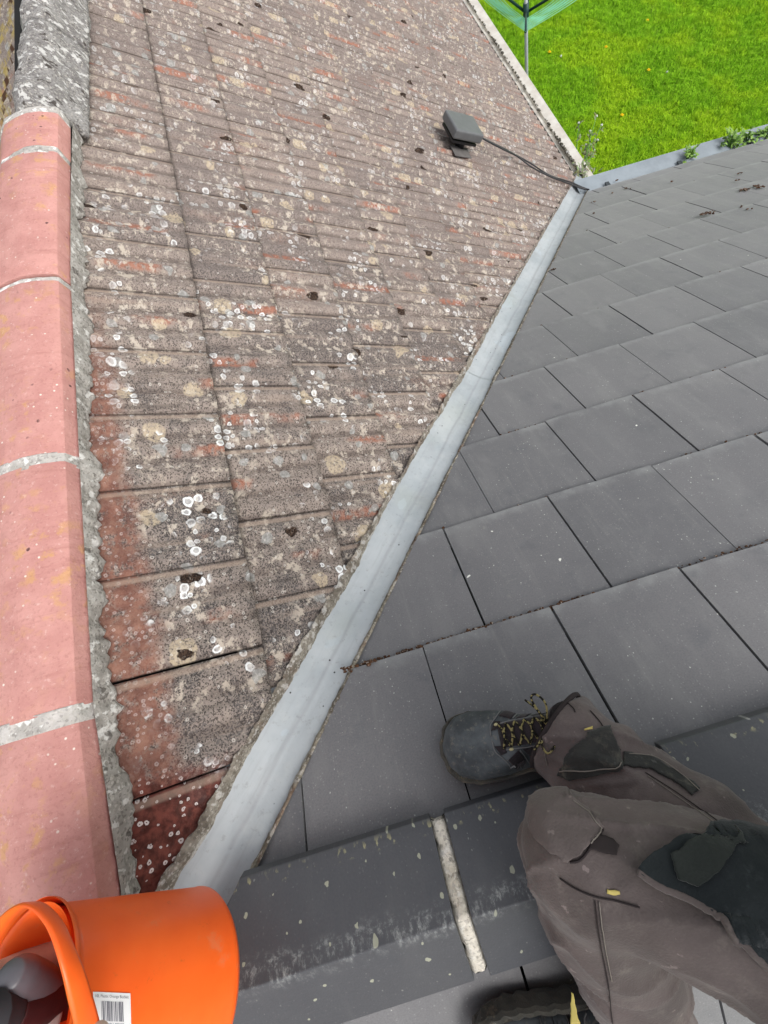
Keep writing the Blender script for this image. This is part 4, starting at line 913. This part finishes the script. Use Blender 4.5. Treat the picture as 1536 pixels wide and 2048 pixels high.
# body under the clothes, one continuous mesh
def skin_body():
    pts = [hipc, hipc+np.array([.05, 0, .18]), sh, sh+np.array([-.05, 0, .12]), sh+np.array([-.09, .01, .20]), sh+np.array([-.12, .015, .27]),
           hipB, kneeB, ankB, hipA, kneeA, ankA, shL, elL, haL, shR, elR, haR]
    ed = [(0, 1), (1, 2), (2, 3), (3, 4), (4, 5), (0, 6), (6, 7), (7, 8), (0, 9), (9, 10), (10, 11), (2, 12), (12, 13), (13, 14), (2, 15), (15, 16), (16, 17)]
    rad = [.10, .095, .10, .038, .065, .070, .065, .042, .030, .065, .045, .030, .045, .033, .022, .045, .033, .022]
    for hidx, hd_, up_ in ((14, np.array([-.9, .2, -.35]), np.array([0, 0, 1.])), (17, np.array([-.75, -.15, .35]), np.array([.4, 0, .9]))):
        h0 = pts[hidx]; d = hd_/np.linalg.norm(hd_); s_ = np.cross(up_, d); s_ /= np.linalg.norm(s_); u_ = np.cross(d, s_)
        pts.append(h0+d*.035); pi_ = len(pts)-1; rad.append(.021); ed.append((hidx, pi_))
        for f in range(4):
            b = h0+d*.062+s_*(.0165*(f-1.5)); L_ = (.050, .058, .054, .042)[f]; pts.append(b); rad.append(.0075); k0 = len(pts)-1; ed.append((pi_, k0))
            for g, bend in ((.45, .25), (.78, .7), (1.0, 1.2)):
                pts.append(b+d*L_*g*math.cos(bend*.6)-u_*L_*g*math.sin(bend*.6)); rad.append(.0068-.001*g); ed.append((len(pts)-2 if g > .5 else k0, len(pts)-1))
        t0_ = h0+d*.025+s_*.026; pts += [t0_, t0_+d*.02+s_*.018-u_*.004, t0_+d*.04+s_*.022-u_*.012]; rad += [.010, .0085, .0075]; m_ = len(pts); ed += [(pi_, m_-3), (m_-3, m_-2), (m_-2, m_-1)]
    me = bpy.data.meshes.new('body'); me.from_pydata([tuple(p) for p in pts], ed, []); o = bpy.data.objects.new('body', me); COL.objects.link(o)
    bm = bmesh.new(); bm.from_mesh(me); ly = bm.verts.layers.skin.verify()
    bm.verts.ensure_lookup_table()
    for v, r in zip(bm.verts, rad): v[ly].radius = (r, r)
    bm.verts[0][ly].use_root = True; bm.to_mesh(me); bm.free()
    o.modifiers.new('k', 'SKIN'); m = o.modifiers.new('u', 'SUBSURF'); m.levels = 2; m.render_levels = 2
    apply_mods(o); me = o.data; bpy.data.objects.remove(o)
    hc = sh+np.array([-.11, .015, .235]); fwd = np.array([-.8, .15, -.55]); fwd /= np.linalg.norm(fwd)
    sd_ = np.cross(np.array([0, 0, 1.]), fwd); sd_ /= np.linalg.norm(sd_); up_ = np.cross(fwd, sd_)
    for v in me.vertices:   # brow, eye sockets, nose, mouth and chin pushed into the head
        d = np.array(v.co)-hc
        if np.linalg.norm(d) < .12:
            x, y, z = d@sd_, d@fwd, d@up_
            if y > .02:
                k = .016*math.exp(-(x/.011)**2-((z+.012)/.020)**2)-.007*(math.exp(-((abs(x)-.027)/.012)**2-((z-.012)/.010)**2))+.006*math.exp(-(x/.03)**2-((z+.062)/.016)**2)-.003*math.exp(-(x/.022)**2-((z+.040)/.004)**2)
                v.co = v.co+Vector(fwd*k)
    me.update(); b_ = link('body', me, M_SKIN, person)
    ey = MB()
    for k in (-1, 1):
        MB().blob(hc+sd_*.027*k+fwd*.060+up_*.010, .0095, (1, 1, 1), 1, 0, 2).build('eye', mat_plain('eye_white', (.7, .7, .68), .3), person)
        MB().blob(hc+sd_*.070*k-fwd*.005-up_*.003, .017, (.55, .8, 1), 1, .1, 2).build('ear', M_SKIN, person)
    hm = MB(); hm.blob(hc-fwd*.016+up_*.022, .078, (1, 1, .95), 5, .06, 3); ho = remeshed(hm, 'hair', .006, 2, mat_plain('brown_hair', (.06, .035, .02), .8), person, lambda p: .004*noise.noise(Vector(p)*70))
skin_body()
# boots
def boot_mat():
    t = NT('boot_leather', .6, .35); o = t.obj(); n = t.noise(o, 22, 5, .65); f = t.noise(o, 120, 4, .7)
    c = t.mix(t.step(n, .3, .7), (.045, .052, .056), (.115, .130, .138))
    c = t.mix(t.math('MULTIPLY', t.step(f, .55, .66), .5), c, (.20, .19, .16)); t.color(c); t.bump(f, .001, .6); return t.m
M_BOOT = boot_mat(); M_SOLE = mat_cloth('muddy_sole', (.035, .036, .033), (.095, .088, .072), (.26, .21, .14), .7); M_MESH = mat_cloth('boot_mesh', (.020, .016, .018), (.045, .036, .040), (.10, .09, .08), .4)
M_TRIM = mat_plain('boot_trim', (.20, .20, .20), .6)
M_LACE = None
def lace_mat():
    t = NT('rope_lace', .8, .2); o = t.obj(); w = t.noise(o, 210, 1, .3); t.color(t.mix(t.step(w, .50, .54), (.014, .013, .010), (.27, .23, .10))); return t.m
M_LACE = lace_mat()
def make_boot(toe, heel_dir, up, side_sign, lab):
    f = -heel_dir/np.linalg.norm(heel_dir); up = up-f*(up@f); up /= np.linalg.norm(up); r = np.cross(f, up)*side_sign
    LN = .262; P = lambda x, y, z: toe+f*(x-LN)+r*y+up*z
    o_ = empty('boot', P(.13, 0, 0), None, None) if False else None
    def hw(x):
        k = x/LN; return float(np.interp(k, [0, .04, .12, .3, .45, .62, .78, .9, .965, 1], [.012, .028, .037, .035, .037, .048, .053, .046, .030, .006]))
    def sy_(x): return .006*math.sin((x/LN-.3)*3)
    def top(x): return float(np.interp(x/LN, [0, .05, .15, .32, .42, .52, .64, .76, .88, .96, 1], [.085, .112, .125, .122, .112, .098, .082, .070, .062, .048, .028]))
    nS, nR = 44, 28; V = []
    xs = [LN*(.5-.5*math.cos(math.pi*i/(nS-1))) for i in range(nS)]
    for x in xs:
        w_, h_ = hw(x), top(x)
        for j in range(nR):
            a = math.pi*j/(nR-1); ca, sa = math.cos(a), math.sin(a); e = .62 if x > LN*.55 else .80
            yy_ = w_*math.copysign(abs(ca)**e, ca); zz_ = .022+(h_-.022)*abs(sa)**.72
            if x < LN*.5: yy_ *= 1-.30*(zz_/.125)**2
            V.append(P(x, yy_+sy_(x), zz_))
    up_o = MB().add(V, grid_faces(nR, nS)).build('boot', M_BOOT, person); up_o['label'] = lab
    m = up_o.modifiers.new('s', 'SOLIDIFY'); m.thickness = .003; m.offset = -1; apply_mods(up_o)
    BV = BVHTree.FromPolygons([tuple(v.co) for v in up_o.data.vertices], [tuple(p_.vertices) for p_ in up_o.data.polygons])
    # sole with lugs
    V = []; nC = 90
    loop = []
    for i in range(nC):
        a = 2*math.pi*i/nC; k = .5-.5*math.cos(a); x = LN*k*1.0; s_ = 1 if a < math.pi else -1
        x2 = -.004+(LN+.010)*k; loop.append((x2, s_*(hw(min(max(x, 0), LN))+.0065)*(1 if .02 < k < .98 else .8)+sy_(x)))
    for (z, g) in ((-.002, .90), (.004, .98), (.014, 1.0), (.022, 1.02), (.028, .99), (.030, .90)):
        for i, (x, y) in enumerate(loop):
            lugm = .965 if (i % 4 < 2 and z < .010) else 1
            V.append(P(LN*.5+(x-LN*.5)*g*lugm, y*g*lugm, z+.0016*math.sin(i*2.1)))
    F_ = grid_faces(nC, 6, 0, True)+[tuple(range(nC))[::-1], tuple(range(5*nC, 6*nC))]
    so = MB().add(V, F_).build('sole', M_SOLE, up_o, False)
    def surf(x, y, off=.001):
        q_ = BV.ray_cast(Vector(P(x, y, .25)), Vector(-up)); 
        return (np.array(q_[0])+np.array(up)*off) if q_[0] is not None else P(x, y, top(x))
    def spatch(name, pts4, mat, off=.0016, n=12, th=.0018):
        Vv = []
        for j in range(n):
            for i in range(n):
                x, y = bil(pts4, i/(n-1), j/(n-1)); Vv.append(surf(x, y, off))
        o = MB().add(Vv, grid_faces(n, n)).build(name, mat, up_o); m = o.modifiers.new('s', 'SOLIDIFY'); m.thickness = th; m.offset = 0; return apply_mods(o)
    spatch('tongue', [(.165, -.017), (.165, .019), (.075, .020), (.075, -.018)], M_MESH, .0012, 14)
    for s_ in (-1, 1):
        spatch('side_panel', [(.158, .034*s_), (.140, .024*s_), (.128, .036*s_), (.143, .045*s_)], M_MESH)
        spatch('side_panel', [(.132, .023*s_), (.118, .022*s_), (.100, .034*s_), (.114, .035*s_)], M_MESH)
        spatch('side_panel', [(.105, .022*s_), (.092, .021*s_), (.078, .030*s_), (.090, .032*s_)], M_MESH)
        spatch('side_panel', [(.176, .012*s_), (.168, .026*s_), (.158, .024*s_), (.160, .014*s_)], M_MESH)
        for pl in ([(.178, .004), (.176, .020), (.166, .030), (.160, .036), (.150, .047)], [(.137, .024), (.125, .034), (.112, .037)], [(.110, .022), (.097, .032), (.085, .034)], [(.165, .020), (.13, .021), (.09, .020)]):
            q_, _ = resample([(a, b*s_, 0) for a, b in pl], [1]*len(pl), 16); MB().tube([surf(a, b, .0014) for a, b, _z in q_], .0011, seg=6).build('stitched_seam', M_TRIM, up_o)
    # toe cap rim
    q_, _ = resample([(.176, 0, 0), (.183, .020, 0), (.192, .036, 0), (.205, .048, 0)], [1]*4, 14)
    pass; lc = [(.162, .150, .136, .120, .104, .090)][0]
    for i, x in enumerate(lc):
        for s_ in (-1, 1):
            x2 = lc[min(i+1, len(lc)-1)]; pts = [surf(x, .018*s_, .003), surf((x+x2)/2+.002, .006*s_, .0065), surf((x+x2)/2, -.006*s_, .0065), surf(x2, -.018*s_, .003)]
            MB().tube(pts, .0018, seg=7, n=14).build('lace', M_LACE, up_o)
    k0 = surf(.090, 0, .007)
    for pts in ([k0, k0+r*.026+up*.018-f*.004, k0+r*.042+up*.020+f*.008, k0+r*.034+up*.018+f*.016, k0+r*.004+up*.002], [k0, k0-r*.026+up*.014-f*.004, k0-r*.042+up*.010+f*.012, k0-r*.028+up*.012+f*.018, k0], [k0, k0+r*.02+up*.016+f*.012, k0+r*.040+up*.004+f*.024], [k0, k0-r*.02+up*.012+f*.014, k0-r*.034+up*.000+f*.03]):
        MB().tube(pts, .0018, seg=7, n=26).build('lace', M_LACE, up_o)
    for x, y in ((.166, .020), (.150, -.021)): MB().blob(surf(x, y, .002), .0042, (1, .6, .6), 3, .1, 2).build('eyelet', mat_plain('brass_eyelet', (.62, .55, .30), .5), up_o)
    # collar around the ankle
    MB().tube([P(.055, 0, .07), P(.052, 0, .11), P(.050, 0, .125)], [.036, .037, .035], seg=24, n=8).build('collar', M_MESH, up_o)
    return up_o
toeA = on_slate(892, 1512, 0.0); heelA = on_slate(1090, 1492, 0); toeA = toeA+N2*.003
make_boot(toeA, (heelA-toeA), N2, 1, 'muddy dark grey boot with black and yellow rope laces on the slates')
N2f = np.array([0, -s2, c2]); tB = np.array([.625, -.012, 0]); tB[2] = -(2*YR-tB[1])*T2+.004
make_boot(tB, np.array([1.0, -.05, 0]), N2f, -1, 'dark boot beyond the slate ridge')
def sock(a, b, r): MB().tube([a, (a+b)/2, b], [r, r*1.05, r*1.1], seg=18, n=10).build('sock', M_SOCK, person)
sock(ankA-N2*.035+np.array([.0, -.018, 0]), ankA+N2*.02, .030)
# dark hem lip of the trouser leg
nrm = np.array(v_); pr_ = np.cross(nrm, [0, 0, 1.]); pr_ /= np.linalg.norm(pr_); pq_ = np.cross(nrm, pr_)
MB().tube([ankA-v_*.012+.0695*(math.cos(a)*pr_+math.sin(a)*pq_) for a in np.linspace(0, 6.2, 40)], .004, seg=6).build('hem', M_SEAM, trou)
